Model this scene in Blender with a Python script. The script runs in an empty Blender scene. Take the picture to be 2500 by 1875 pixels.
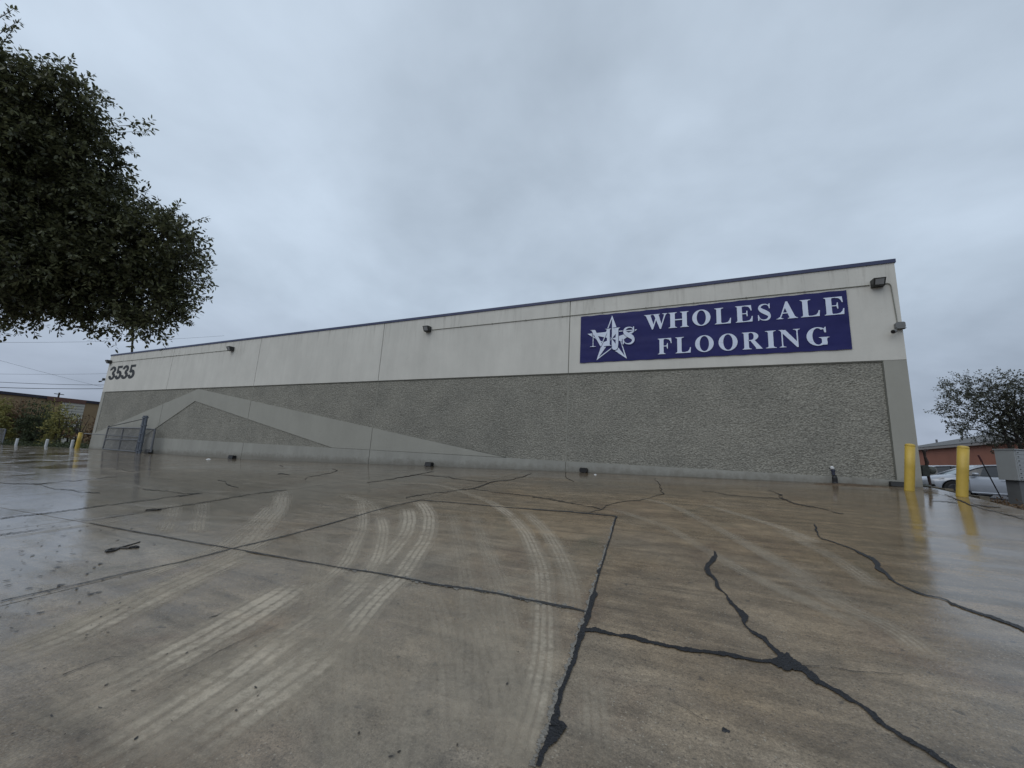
import bpy, math, random
import numpy as np
from mathutils import Vector, Matrix

random.seed(7); rng = np.random.default_rng(7)
scene = bpy.context.scene
COL = scene.collection
EYE = 1.3                       # camera height above the ground under it

# ------------------------------------------------------------------ camera
F_PX, YAW, PITCH, ROLL = 966.886, -0.444055359, 0.182738012, 0.056041
def cam_axes():
    f = Vector((math.sin(YAW)*math.cos(PITCH), math.cos(YAW)*math.cos(PITCH), math.sin(PITCH)))
    r = Vector((math.cos(YAW), -math.sin(YAW), 0)); u = r.cross(f)
    return r*math.cos(ROLL)+u*math.sin(ROLL), u*math.cos(ROLL)-r*math.sin(ROLL), f
CR, CU, CF = cam_axes()
cam_d = bpy.data.cameras.new('camera'); cam = bpy.data.objects.new('camera', cam_d); COL.objects.link(cam)
cam_d.sensor_width = 36; cam_d.lens = F_PX/2500*36; cam_d.clip_start = .05; cam_d.clip_end = 2000
m = Matrix((CR, CU, -CF)).transposed().to_4x4(); m.translation = Vector((0, 0, EYE)); cam.matrix_world = m
scene.camera = cam

# ------------------------------------------------------------------ light
SUN_EL, SUN_AZ = math.radians(48), math.radians(200)      # azimuth clockwise from +Y (north)
world = bpy.data.worlds.new('World'); scene.world = world; world.use_nodes = True
nt = world.node_tree; nt.nodes.clear()
def nd(t, typ, **kw):
    n = t.nodes.new(typ)
    for k, v in kw.items():
        if k == 'inp':
            for a, b in v.items(): n.inputs[a].default_value = b
        else: setattr(n, k, v)
    return n
def lk(t, a, b): t.links.new(a, b)
out = nd(nt, 'ShaderNodeOutputWorld')
sky = nd(nt, 'ShaderNodeTexSky', sky_type='NISHITA'); sky.sun_disc = False
sky.sun_elevation = SUN_EL; sky.sun_rotation = SUN_AZ; sky.air_density = 1.2; sky.dust_density = 3
bg1 = nd(nt, 'ShaderNodeBackground', inp={'Strength': .08}); lk(nt, sky.outputs[0], bg1.inputs[0])
tc = nd(nt, 'ShaderNodeTexCoord'); sx = nd(nt, 'ShaderNodeSeparateXYZ'); lk(nt, tc.outputs['Generated'], sx.inputs[0])
def wm(op, a, b=None, c=None):
    n = nd(nt, 'ShaderNodeMath', operation=op)
    for i, v in enumerate((a, b, c)):
        if v is None: continue
        if isinstance(v, (int, float)): n.inputs[i].default_value = v
        else: lk(nt, v, n.inputs[i])
    return n.outputs[0]
zc = wm('ADD', wm('MAXIMUM', sx.outputs[2], 0.0), .28)
cx = nd(nt, 'ShaderNodeCombineXYZ'); lk(nt, wm('DIVIDE', sx.outputs[0], zc), cx.inputs[0]); lk(nt, wm('DIVIDE', sx.outputs[1], zc), cx.inputs[1])
n1 = nd(nt, 'ShaderNodeTexNoise', inp={'Scale': .85, 'Detail': 5, 'Roughness': .5, 'Distortion': .35}); lk(nt, cx.outputs[0], n1.inputs['Vector'])
n2 = nd(nt, 'ShaderNodeTexNoise', inp={'Scale': 2.6, 'Detail': 6, 'Roughness': .55, 'Distortion': .2}); lk(nt, cx.outputs[0], n2.inputs['Vector'])
cl = wm('ADD', wm('MULTIPLY', n1.outputs['Fac'], .72), wm('MULTIPLY', n2.outputs['Fac'], .28))
ramp = nd(nt, 'ShaderNodeValToRGB'); lk(nt, cl, ramp.inputs[0])
e = ramp.color_ramp.elements; e[0].position = .36; e[0].color = (.385, .47, .575, 1); e[1].position = .64; e[1].color = (.625, .748, .90, 1)
# overcast sky: darker and bluer towards the horizon, brighter at the zenith
elev = nd(nt, 'ShaderNodeValToRGB'); lk(nt, sx.outputs[2], elev.inputs[0])
ee = elev.color_ramp.elements; ee[0].position = 0; ee[0].color = (.64, .62, .655, 1); ee[1].position = 1; ee[1].color = (1.05, 1.02, .99, 1)
q = ee.new(.12); q.color = (.74, .72, .74, 1); q = ee.new(.34); q.color = (.97, .96, .95, 1)
mul = nd(nt, 'ShaderNodeMixRGB', blend_type='MULTIPLY', inp={0: 1.0}); lk(nt, ramp.outputs[0], mul.inputs[1]); lk(nt, elev.outputs[0], mul.inputs[2])
bg2 = nd(nt, 'ShaderNodeBackground', inp={'Strength': 1.0}); lk(nt, mul.outputs[0], bg2.inputs[0])
mx = nd(nt, 'ShaderNodeMixShader', inp={0: .94}); lk(nt, bg1.outputs[0], mx.inputs[1]); lk(nt, bg2.outputs[0], mx.inputs[2]); lk(nt, mx.outputs[0], out.inputs[0])

sun_d = bpy.data.lights.new('sun', 'SUN'); sun_d.energy = .8; sun_d.angle = math.radians(60); sun_d.color = (1, .97, .92)
sun = bpy.data.objects.new('sun', sun_d); COL.objects.link(sun)
sdir = Vector((math.sin(SUN_AZ)*math.cos(SUN_EL), math.cos(SUN_AZ)*math.cos(SUN_EL), math.sin(SUN_EL)))
sun.rotation_euler = sdir.to_track_quat('Z', 'Y').to_euler(); sun.location = (0, -5, 30)
vs = scene.view_settings; vs.view_transform = 'Standard'; vs.look = 'None'; vs.exposure = 0; vs.gamma = 1; vs.use_curve_mapping = False

# ------------------------------------------------------------------ geometry of the place (heights below are relative to the eye, +EYE when built)
GX, GY, Z0 = .01836948, .06625177, -1.3
WX = [-95, -60, -38.6, -21.45, -12.72, -4.03, 4.84, 30]
WZ = [-2.05, -1.47, -1.027, -.858, -.60125, -.364, -.156, .2]
def H(x, y):
    x = np.asarray(x, float); y = np.asarray(y, float)
    yy = np.clip(y, -6, 13)
    t = np.clip((y-4)/9, 0, 1); t = t*t*(3-2*t)
    return Z0+GX*x+GY*yy+t*(np.interp(x, WX, WZ)-(Z0+GX*x+GY*13))
def ray(px, py): return CF+CR*((px-1250)/F_PX)-CU*((py-937.5)/F_PX)
def G(px, py):                                            # point of the sloping pavement seen at a spot of the photograph
    d = ray(px, py)
    t = Z0/(d.z-GX*d.x-GY*d.y)
    if t < 0: t = 40
    for _ in range(30):
        den = (d.z-GX*d.x-GY*d.y)
        t += .8*(float(H(d.x*t, d.y*t))-d.z*t)/den
    return Vector((d.x*t, d.y*t, float(H(d.x*t, d.y*t))+EYE))
def WP(px, py, Y=13.0):                                   # point of an upright plane parallel to the facade
    d = ray(px, py); d = d*(Y/d.y); return d.x, d.z+EYE

# ------------------------------------------------------------------ mesh builder
ORG = {}
class MB:
    def __init__(s): s.v = []; s.f = []; s.m = []; s.uv = None
    def add(s, vs, fs, mi=0):
        o = len(s.v); s.v += [tuple(v) for v in vs]; s.f += [tuple(i+o for i in f) for f in fs]; s.m += [mi]*len(fs); return s
    def box(s, a, b, mi=0, bev=0):
        x0, y0, z0 = a; x1, y1, z1 = b
        if bev <= 0:
            return s.add([(x0,y0,z0),(x1,y0,z0),(x1,y1,z0),(x0,y1,z0),(x0,y0,z1),(x1,y0,z1),(x1,y1,z1),(x0,y1,z1)],
                  [(3,2,1,0),(4,5,6,7),(0,1,5,4),(1,2,6,5),(2,3,7,6),(3,0,4,7)], mi)
        k = bev; pts = [(x0+k,z0),(x1-k,z0),(x1,z0+k),(x1,z1-k),(x1-k,z1),(x0+k,z1),(x0,z1-k),(x0,z0+k)]
        return s.prism([(p[0], p[1]) for p in pts], y0, y1, mi)
    def prism(s, poly, y0, y1, mi=0):                     # polygon in x,z extruded along y (y0 is the camera side)
        n = len(poly)
        ar = sum(poly[i][0]*poly[(i+1) % n][1]-poly[(i+1) % n][0]*poly[i][1] for i in range(n))
        if ar < 0: poly = poly[::-1]
        vs = [(x, y0, z) for x, z in poly]+[(x, y1, z) for x, z in poly]
        fs = [tuple(range(n)), tuple(range(2*n-1, n-1, -1))]+[(i+n, (i+1) % n+n, (i+1) % n, i) for i in range(n)]
        return s.add(vs, fs, mi)
    def tube(s, pts, r, n=8, mi=0, cap=True):
        pts = [Vector(p) for p in pts]; rs = r if isinstance(r, (list, tuple)) else [r]*len(pts)
        o = len(s.v); ref = None
        for i, p in enumerate(pts):
            d = (pts[min(i+1, len(pts)-1)]-pts[max(i-1, 0)]).normalized()
            if ref is None: ref = d.cross(Vector((0, 0, 1))) if abs(d.z) < .9 else d.cross(Vector((1, 0, 0)))
            a = (ref-d*ref.dot(d)).normalized(); ref = a; b = d.cross(a)
            for k in range(n):
                t = 2*math.pi*k/n; s.v.append(tuple(p+(a*math.cos(t)+b*math.sin(t))*rs[i]))
        for i in range(len(pts)-1):
            for k in range(n):
                s.f.append((o+i*n+k, o+i*n+(k+1) % n, o+(i+1)*n+(k+1) % n, o+(i+1)*n+k)); s.m.append(mi)
        if cap:
            s.f.append(tuple(o+k for k in range(n-1, -1, -1))); s.m.append(mi)
            s.f.append(tuple(o+(len(pts)-1)*n+k for k in range(n))); s.m.append(mi)
        return s
    def lathe(s, prof, c, n=20, mi=0):                    # (radius, height) profile about a vertical axis at c
        c = Vector(c); o = len(s.v)
        for r, z in prof:
            for k in range(n):
                t = 2*math.pi*k/n; s.v.append((c.x+r*math.cos(t), c.y+r*math.sin(t), c.z+z))
        for i in range(len(prof)-1):
            for k in range(n):
                s.f.append((o+i*n+k, o+i*n+(k+1) % n, o+(i+1)*n+(k+1) % n, o+(i+1)*n+k)); s.m.append(mi)
        s.f.append(tuple(o+k for k in range(n-1, -1, -1))); s.m.append(mi)
        s.f.append(tuple(o+(len(prof)-1)*n+k for k in range(n))); s.m.append(mi)
        return s
    def build(s, name, mats, parent=None, smooth=False, rot=None):
        o = mesh_obj(name, np.array(s.v, float), s.f, mats, parent, smooth, s.m, rot)
        return o
def mesh_obj(name, V, faces, mats, parent=None, smooth=False, mi=None, rot=None):
    if not isinstance(mats, (list, tuple)): mats = [mats]
    org = ORG.get(parent, Vector((0, 0, 0))) if parent else Vector((0, 0, 0))
    me = bpy.data.meshes.new(name)
    V = V-np.array(org)
    me.from_pydata(V.tolist(), [], faces if isinstance(faces, list) else faces.tolist())
    for x in mats: me.materials.append(x)
    if mi is not None and len(mats) > 1: me.polygons.foreach_set('material_index', mi)
    if smooth: me.polygons.foreach_set('use_smooth', [True]*len(me.polygons))
    me.update()
    o = bpy.data.objects.new(name, me); COL.objects.link(o)
    if parent: o.parent = parent; ORG[o] = org
    return o
def tag(o, label=None, cat=None, group=None, kind=None):
    if label: o['label'] = label
    if cat: o['category'] = cat
    if group: o['group'] = group
    if kind: o['kind'] = kind
    return o
def thing(name, loc, label=None, cat=None, group=None, kind=None):
    o = bpy.data.objects.new(name, None); COL.objects.link(o); o.location = loc; o.empty_display_size = .2
    ORG[o] = Vector(loc); return tag(o, label, cat, group, kind)
def solo(o, loc):                                         # give a one-mesh thing its origin at its base
    me = o.data; co = np.empty(len(me.vertices)*3); me.vertices.foreach_get('co', co); co = co.reshape(-1, 3)-np.array(loc)
    me.vertices.foreach_set('co', co.ravel()); me.update(); o.location = loc; ORG[o] = Vector(loc); return o

# ------------------------------------------------------------------ materials
def mat(name, col, rough=.6, metal=0, spec=.5, var=.12, vscale=3, bump=0, bscale=30, coat=0, c2=None, aniso=None, detail=5):
    M = bpy.data.materials.new(name); M.use_nodes = True; t = M.node_tree; b = t.nodes['Principled BSDF']
    b.inputs['Roughness'].default_value = rough; b.inputs['Metallic'].default_value = metal
    b.inputs['Specular IOR Level'].default_value = spec
    if coat: b.inputs['Coat Weight'].default_value = coat; b.inputs['Coat Roughness'].default_value = .08
    g = nd(t, 'ShaderNodeNewGeometry'); vec = g.outputs['Position']
    if aniso:
        mp = nd(t, 'ShaderNodeMapping'); mp.inputs['Scale'].default_value = aniso; lk(t, vec, mp.inputs[0]); vec = mp.outputs[0]
    n = nd(t, 'ShaderNodeTexNoise', inp={'Scale': vscale, 'Detail': detail, 'Roughness': .62}); lk(t, vec, n.inputs['Vector'])
    r = nd(t, 'ShaderNodeValToRGB'); lk(t, n.outputs['Fac'], r.inputs[0])
    a = c2 if c2 else tuple(c*(1-var) for c in col); z = col if c2 else tuple(min(1, c*(1+var)) for c in col)
    r.color_ramp.elements[0].position = .3; r.color_ramp.elements[0].color = (*a, 1)
    r.color_ramp.elements[1].position = .7; r.color_ramp.elements[1].color = (*z, 1)
    lk(t, r.outputs[0], b.inputs['Base Color'])
    if bump:
        n2 = nd(t, 'ShaderNodeTexNoise', inp={'Scale': bscale, 'Detail': 4}); lk(t, vec, n2.inputs['Vector'])
        bp = nd(t, 'ShaderNodeBump', inp={'Strength': bump, 'Distance': .02}); lk(t, n2.outputs['Fac'], bp.inputs['Height']); lk(t, bp.outputs[0], b.inputs['Normal'])
    return M

def wall_paint(name, col, grime):
    """painted smooth concrete with faint streaks, blotches and a dirty foot"""
    M = mat(name, col, .75, var=.05, vscale=.9, bump=.12, bscale=9)
    t = M.node_tree; b = t.nodes['Principled BSDF']; src = b.inputs['Base Color'].links[0].from_socket
    g = nd(t, 'ShaderNodeNewGeometry')
    mp = nd(t, 'ShaderNodeMapping'); mp.inputs['Scale'].default_value = (.9, 1, .16); lk(t, g.outputs['Position'], mp.inputs[0])
    n = nd(t, 'ShaderNodeTexNoise', inp={'Scale': 1.1, 'Detail': 7, 'Roughness': .7}); lk(t, mp.outputs[0], n.inputs['Vector'])
    r = nd(t, 'ShaderNodeValToRGB'); lk(t, n.outputs['Fac'], r.inputs[0])
    r.color_ramp.elements[0].position = .40; r.color_ramp.elements[0].color = (*[1-grime]*3, 1)
    r.color_ramp.elements[1].position = .62; r.color_ramp.elements[1].color = (1, 1, 1, 1)
    mm = nd(t, 'ShaderNodeMixRGB', blend_type='MULTIPLY', inp={0: 1.0}); lk(t, src, mm.inputs[1]); lk(t, r.outputs[0], mm.inputs[2])
    # spots
    v = nd(t, 'ShaderNodeTexNoise', inp={'Scale': 5.5, 'Detail': 3, 'Roughness': .7}); lk(t, g.outputs['Position'], v.inputs['Vector'])
    r2 = nd(t, 'ShaderNodeValToRGB'); lk(t, v.outputs['Fac'], r2.inputs[0])
    r2.color_ramp.elements[0].position = .66; r2.color_ramp.elements[0].color = (1, 1, 1, 1)
    r2.color_ramp.elements[1].position = .78; r2.color_ramp.elements[1].color = (.8, .79, .76, 1)
    m2 = nd(t, 'ShaderNodeMixRGB', blend_type='MULTIPLY', inp={0: .7}); lk(t, mm.outputs[0], m2.inputs[1]); lk(t, r2.outputs[0], m2.inputs[2])
    # rain runs below the coping and splash dirt along the foot of the wall
    sp = nd(t, 'ShaderNodeSeparateXYZ'); lk(t, g.outputs['Position'], sp.inputs[0])
    mp3 = nd(t, 'ShaderNodeMapping'); mp3.inputs['Scale'].default_value = (3.2, 1, .22); lk(t, g.outputs['Position'], mp3.inputs[0])
    n3 = nd(t, 'ShaderNodeTexNoise', inp={'Scale': 1.3, 'Detail': 5, 'Roughness': .7}); lk(t, mp3.outputs[0], n3.inputs['Vector'])
    def mm_(op, a, b_):
        n_ = nd(t, 'ShaderNodeMath', operation=op)
        for i, v_ in enumerate((a, b_)):
            if isinstance(v_, (int, float)): n_.inputs[i].default_value = v_
            else: lk(t, v_, n_.inputs[i])
        return n_.outputs[0]
    tp = nd(t, 'ShaderNodeMapRange', inp={'From Min': 5.5, 'From Max': 7.0}); lk(t, sp.outputs[2], tp.inputs[0])
    run = nd(t, 'ShaderNodeMapRange', inp={'From Min': .52, 'From Max': .72}); lk(t, n3.outputs['Fac'], run.inputs[0])
    dirt = mm_('MULTIPLY', mm_('MULTIPLY', tp.outputs[0], run.outputs[0]), .45)
    zg = mm_('ADD', mm_('MULTIPLY', sp.outputs[0], .0201), 1.3-.25)
    ft = nd(t, 'ShaderNodeMapRange', inp={'From Min': .20, 'From Max': -.04}); lk(t, mm_('ADD', mm_('SUBTRACT', sp.outputs[2], zg), mm_('MULTIPLY', mm_('SUBTRACT', v.outputs['Fac'], .5), .5)), ft.inputs[0])
    dirt = mm_('MAXIMUM', dirt, mm_('MULTIPLY', ft.outputs[0], .55))
    m3 = nd(t, 'ShaderNodeMixRGB', blend_type='MIX', inp={2: (.12, .105, .08, 1)}); lk(t, dirt, m3.inputs[0]); lk(t, m2.outputs[0], m3.inputs[1])
    lk(t, m3.outputs[0], b.inputs['Base Color'])
    return M
M_cream = wall_paint('cream_paint', (.635, .622, .572), .08)
M_khaki = wall_paint('khaki_paint', (.335, .33, .292), .06)
M_foot = wall_paint('khaki_foot_paint', (.335, .332, .30), .14)

def rough_mat():
    M = mat('rough_khaki_aggregate', (.40, .39, .34), .9, vscale=44, aniso=(.5, 1, 1), c2=(.112, .109, .094), bump=.9, bscale=60, detail=3)
    t = M.node_tree; b = t.nodes['Principled BSDF']; src = b.inputs['Base Color'].links[0].from_socket
    g = nd(t, 'ShaderNodeNewGeometry')
    n = nd(t, 'ShaderNodeTexNoise', inp={'Scale': .7, 'Detail': 6, 'Roughness': .65}); lk(t, g.outputs['Position'], n.inputs['Vector'])
    r = nd(t, 'ShaderNodeValToRGB'); lk(t, n.outputs['Fac'], r.inputs[0])
    r.color_ramp.elements[0].position = .35; r.color_ramp.elements[0].color = (.86, .86, .86, 1)
    r.color_ramp.elements[1].position = .65; r.color_ramp.elements[1].color = (1.08, 1.07, 1.06, 1)
    mm = nd(t, 'ShaderNodeMixRGB', blend_type='MULTIPLY', inp={0: 1.0}); lk(t, src, mm.inputs[1]); lk(t, r.outputs[0], mm.inputs[2])
    lk(t, mm.outputs[0], b.inputs['Base Color']); return M
M_rough = rough_mat()
M_caulk = mat('joint_caulk', (.27, .265, .23), .7)
M_groove = mat('shadow_reveal', (.12, .12, .10), .8)
M_coping = mat('blue_coping', (.042, .052, .115), .4, spec=.4)
M_conduit = mat('painted_conduit', (.22, .22, .19), .6)
M_blackp = mat('black_plastic', (.010, .010, .011), .45)
M_bronze = mat('bronze_housing', (.028, .029, .028), .5)
M_glass = mat('lamp_glass', (.30, .31, .32), .25, spec=.7)
M_camgrey = mat('grey_metal_box', (.16, .165, .165), .5)
M_yellow = mat('yellow_sleeve', (.50, .345, .055), .42, var=.09, vscale=5, bump=.12, bscale=14)
M_ydark = mat('worn_yellow_paint', (.33, .24, .02), .5, var=.15, vscale=9)
M_white = mat('white_paint', (.62, .63, .64), .55)
M_galv = mat('galvanised_steel', (.16, .165, .175), .45, metal=.5)
M_bluepost = mat('blue_grey_post', (.115, .13, .155), .45, metal=.2, var=.25, vscale=14)
M_mulch = mat('brown_mulch', (.055, .042, .032), .95, var=.5, vscale=22, bump=1, bscale=40)
M_soil = mat('dark_soil', (.035, .032, .022), .95, var=.5, vscale=5, bump=.8, bscale=12)
M_dirtpatch = mat('wet_dirt', (.10, .07, .045), .55, var=.55, vscale=9, bump=1, bscale=30)
M_asph = mat('asphalt', (.05, .05, .052), .5, var=.3, vscale=12, bump=.3, bscale=120)
M_bark = mat('bark', (.045, .038, .032), .9, var=.3, vscale=12, bump=.8, bscale=30)
M_digit = mat('charcoal_number_paint', (.022, .025, .028), .6)
M_banner = mat('navy_vinyl', (.021, .023, .118), .5, spec=.2, var=.10, vscale=2.5, bump=1.0, bscale=1.5)
M_letter = mat('white_vinyl_print', (.66, .73, .88), .4, var=.04)
M_roofing = mat('flat_roof', (.2, .2, .2), .9)
M_conc = mat('plain_concrete', (.20, .19, .17), .6, var=.2, vscale=4, bump=.2)

def concrete(name, track=False):
    M = bpy.data.materials.new(name); M.use_nodes = True; t = M.node_tree; b = t.nodes['Principled BSDF']
    g = nd(t, 'ShaderNodeNewGeometry'); P = g.outputs['Position']
    def noise(sc, det=5, ro=.6, dist=0, vec=P):
        n = nd(t, 'ShaderNodeTexNoise', inp={'Scale': sc, 'Detail': det, 'Roughness': ro, 'Distortion': dist}); lk(t, vec, n.inputs['Vector']); return n.outputs['Fac']
    def ramp(f, a, ca, z, cz):
        r = nd(t, 'ShaderNodeValToRGB'); lk(t, f, r.inputs[0]); el = r.color_ramp.elements
        el[0].position = a; el[0].color = (*ca, 1) if isinstance(ca, tuple) else (ca, ca, ca, 1)
        el[1].position = z; el[1].color = (*cz, 1) if isinstance(cz, tuple) else (cz, cz, cz, 1); return r.outputs[0]
    def mix(f, a, b_, mode='MIX'):
        n = nd(t, 'ShaderNodeMixRGB', blend_type=mode)
        for i, v in enumerate((f, a, b_)):
            if isinstance(v, (int, float)): n.inputs[i].default_value = v
            elif isinstance(v, tuple): n.inputs[i].default_value = (*v, 1)
            else: lk(t, v, n.inputs[i])
        return n.outputs[0]
    def math_(op, a, b_=0.0, c=None):
        n = nd(t, 'ShaderNodeMath', operation=op)
        for i, v in enumerate((a, b_, c)):
            if v is None: continue
            if isinstance(v, (int, float)): n.inputs[i].default_value = v
            else: lk(t, v, n.inputs[i])
        return n.outputs[0]
    s = nd(t, 'ShaderNodeSeparateXYZ'); lk(t, P, s.inputs[0])
    mr = nd(t, 'ShaderNodeMapRange', inp={'From Min': -9.0, 'From Max': 0.0}); lk(t, s.outputs[0], mr.inputs[0])
    # tan clay stain to the right and towards the wall, plain grey to the left and in the foreground
    mry = nd(t, 'ShaderNodeMapRange', inp={'From Min': 1.2, 'From Max': 6.0, 'To Min': .25, 'To Max': 1.0}); lk(t, s.outputs[1], mry.inputs[0])
    warm = math_('MULTIPLY', mr.outputs[0], mry.outputs[0])
    warm = math_('ADD', warm, math_('MULTIPLY', math_('SUBTRACT', noise(.45, 5, .6, .5), .5), 2.0))
    base = mix(ramp(warm, .15, 0., .9, 1.), (.256, .218, .168), (.288, .214, .134))
    # rusty and olive blotches
    base = mix(ramp(noise(.9, 6, .65, .8), .52, 0., .72, .55), base, (.165, .105, .068))
    base = mix(ramp(noise(.6, 5, .6, 1.2, ), .60, 0., .74, .5), base, (.13, .125, .085))
    # wiped, brushed streaks
    mp = nd(t, 'ShaderNodeMapping'); mp.inputs['Rotation'].default_value = (0, 0, .5); mp.inputs['Scale'].default_value = (.45, 2.6, 1); lk(t, P, mp.inputs[0])
    base = mix(1.0, base, ramp(noise(1.7, 7, .62, .9, mp.outputs[0]), .3, .58, .72, 1.32), 'MULTIPLY')
    base = mix(1.0, base, ramp(noise(5, 8, .72), .28, .68, .72, 1.28), 'MULTIPLY')
    base = mix(1.0, base, ramp(noise(55, 5, .8), .3, .62, .7, 1.38), 'MULTIPLY')
    base = mix(1.0, base, ramp(noise(150, 3, .8), .32, .66, .68, 1.36), 'MULTIPLY')
    # pale and dark aggregate grains
    v = nd(t, 'ShaderNodeTexVoronoi', inp={'Scale': 75.0}); lk(t, P, v.inputs['Vector'])
    sp = nd(t, 'ShaderNodeSeparateXYZ'); lk(t, v.outputs['Color'], sp.inputs[0])
    grain = math_('MULTIPLY', math_('GREATER_THAN', sp.outputs[0], .90), math_('LESS_THAN', v.outputs['Distance'], .34))
    gmask = math_('MULTIPLY', grain, ramp(noise(.8, 3), .36, .15, .6, .9))
    base = mix(gmask, base, (.42, .38, .31))
    dk = math_('MULTIPLY', math_('GREATER_THAN', sp.outputs[1], .93), math_('LESS_THAN', v.outputs['Distance'], .38))
    base = mix(math_('MULTIPLY', dk, .55), base, (.05, .045, .04))
    pits = ramp(noise(14, 2, .5), .69, 0., .73, .6); base = mix(pits, base, (.06, .055, .05))
    oi = nd(t, 'ShaderNodeObjectInfo')
    base = mix(1.0, base, ramp(oi.outputs['Random'], 0., .93, 1., 1.07), 'MULTIPLY')
    # rain film: blotchy wetness, wettest on the left and by the wall and at the right edge
    wl = nd(t, 'ShaderNodeMapRange', inp={'From Min': -2.4, 'From Max': -8.0}); lk(t, s.outputs[0], wl.inputs[0])
    ww = nd(t, 'ShaderNodeMapRange', inp={'From Min': 6.0, 'From Max': 11.5}); lk(t, s.outputs[1], ww.inputs[0])
    wr = nd(t, 'ShaderNodeMapRange', inp={'From Min': .4, 'From Max': 2.4}); lk(t, s.outputs[0], wr.inputs[0])
    wet = math_('MAXIMUM', wl.outputs[0], math_('MAXIMUM', math_('MULTIPLY', ww.outputs[0], .9), math_('MULTIPLY', wr.outputs[0], .9)))
    mp2 = nd(t, 'ShaderNodeMapping'); mp2.inputs['Scale'].default_value = (.5, 1.3, 1); lk(t, P, mp2.inputs[0])
    wet = math_('ADD', math_('ADD', math_('MULTIPLY', wet, .60), .34), math_('MULTIPLY', math_('SUBTRACT', noise(.8, 8, .66, .6, mp2.outputs[0]), .45), 2.2))
    wetc = nd(t, 'ShaderNodeClamp'); lk(t, wet, wetc.inputs[0]); wet = wetc.outputs[0]
    pud = math_('MULTIPLY', ramp(noise(.5, 5, .5, .4), .53, 0., .575, 1.), math_('MAXIMUM', wl.outputs[0], math_('MULTIPLY', wr.outputs[0], .8)))
    wet = math_('MAXIMUM', wet, pud)
    gut = nd(t, 'ShaderNodeMapRange', inp={'From Min': 12.35, 'From Max': 12.95}); lk(t, math_('ADD', s.outputs[1], math_('MULTIPLY', math_('SUBTRACT', noise(2.5, 4), .5), .7)), gut.inputs[0])
    base = mix(math_('MULTIPLY', gut.outputs[0], .6), base, (.055, .05, .042))
    base = mix(wet, base, mix(1.0, base, (.64, .61, .57), 'MULTIPLY'))
    rough = nd(t, 'ShaderNodeMapRange', inp={'From Min': 0.0, 'From Max': 1.0, 'To Min': .50, 'To Max': .12}); lk(t, wet, rough.inputs[0])
    rough = math_('MULTIPLY', rough.outputs[0], math_('SUBTRACT', 1.0, math_('MULTIPLY', pud, .55)))
    rr = math_('ADD', rough, math_('MULTIPLY', math_('MULTIPLY', math_('SUBTRACT', noise(9, 5, .7), .5), math_('SUBTRACT', 1.0, math_('MULTIPLY', pud, .9))), .16))
    bp = nd(t, 'ShaderNodeBump', inp={'Distance': .012})
    bs = nd(t, 'ShaderNodeMapRange', inp={'To Min': .75, 'To Max': .05}); lk(t, wet, bs.inputs[0]); lk(t, bs.outputs[0], bp.inputs['Strength'])
    hh = math_('ADD', math_('MULTIPLY', noise(26, 6, .7), .8), math_('MULTIPLY', v.outputs['Distance'], .25))
    lk(t, hh, bp.inputs['Height'])
    bp2 = nd(t, 'ShaderNodeBump', inp={'Distance': .05, 'Strength': .05}); lk(t, noise(1.6, 3, .5), bp2.inputs['Height']); lk(t, bp.outputs[0], bp2.inputs['Normal'])
    io = nd(t, 'ShaderNodeMapRange', inp={'To Min': 1.33, 'To Max': 1.55}); lk(t, wet, io.inputs[0]); lk(t, io.outputs[0], b.inputs['IOR'])
    if track:
        base = mix(.72, mix(1.0, base, (1.5, 1.5, 1.5), 'MULTIPLY'), (.44, .385, .30)); rr = math_('MAXIMUM', math_('ADD', rr, .25), .62)
    lk(t, base, b.inputs['Base Color']); lk(t, rr, b.inputs['Roughness']); lk(t, bp2.outputs[0], b.inputs['Normal'])
    if track:
        uv = nd(t, 'ShaderNodeUVMap'); su = nd(t, 'ShaderNodeSeparateXYZ'); lk(t, uv.outputs[0], su.inputs[0])
        u = su.outputs[0]
        edge = math_('MULTIPLY', math_('MULTIPLY', u, math_('SUBTRACT', 1.0, u)), 4.6)
        ec = nd(t, 'ShaderNodeClamp'); lk(t, edge, ec.inputs[0])
        st = math_('SINE', math_('MULTIPLY', math_('ADD', u, math_('MULTIPLY', noise(2.2, 2), .09)), 31.4))
        st = math_('POWER', math_('ADD', math_('MULTIPLY', st, .5), .5), 3.0)
        st = math_('SUBTRACT', .72, math_('MULTIPLY', st, .34))
        tr = math_('SINE', math_('MULTIPLY', su.outputs[1], 95.0)); tr = math_('ADD', math_('MULTIPLY', tr, .05), .95)
        nn = ramp(noise(1.3, 6, .7), .28, 0.25, .55, 1.)
        nf = ramp(noise(20, 7, .8), .32, .45, .62, 1.)
        fade = nd(t, 'ShaderNodeClamp'); lk(t, math_('MULTIPLY', math_('MULTIPLY', su.outputs[2], 1.0), 1.0), fade.inputs[0])
        at = nd(t, 'ShaderNodeAttribute', attribute_name='fade')
        al = math_('MULTIPLY', math_('MULTIPLY', math_('MULTIPLY', ec.outputs[0], st), math_('MULTIPLY', nn, nf)), math_('MULTIPLY', tr, math_('MULTIPLY', at.outputs['Fac'], 1.95)))
        lk(t, al, b.inputs['Alpha'])
    return M
M_slab = concrete('wet_concrete'); M_track = concrete('dry_tyre_print', True)
M_jointbed = mat('joint_filler', (.024, .023, .022), .7)
M_tar = mat('black_crack_sealant', (.0085, .0095, .013), .40, spec=.4, var=.5, vscale=30, bump=.9, bscale=70)
M_crack = mat('open_crack', (.022, .018, .014), .8)
M_efflo = mat('pale_lime_edge', (.20, .185, .16), .75, var=.45, vscale=45, bump=.8, bscale=90)

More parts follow.
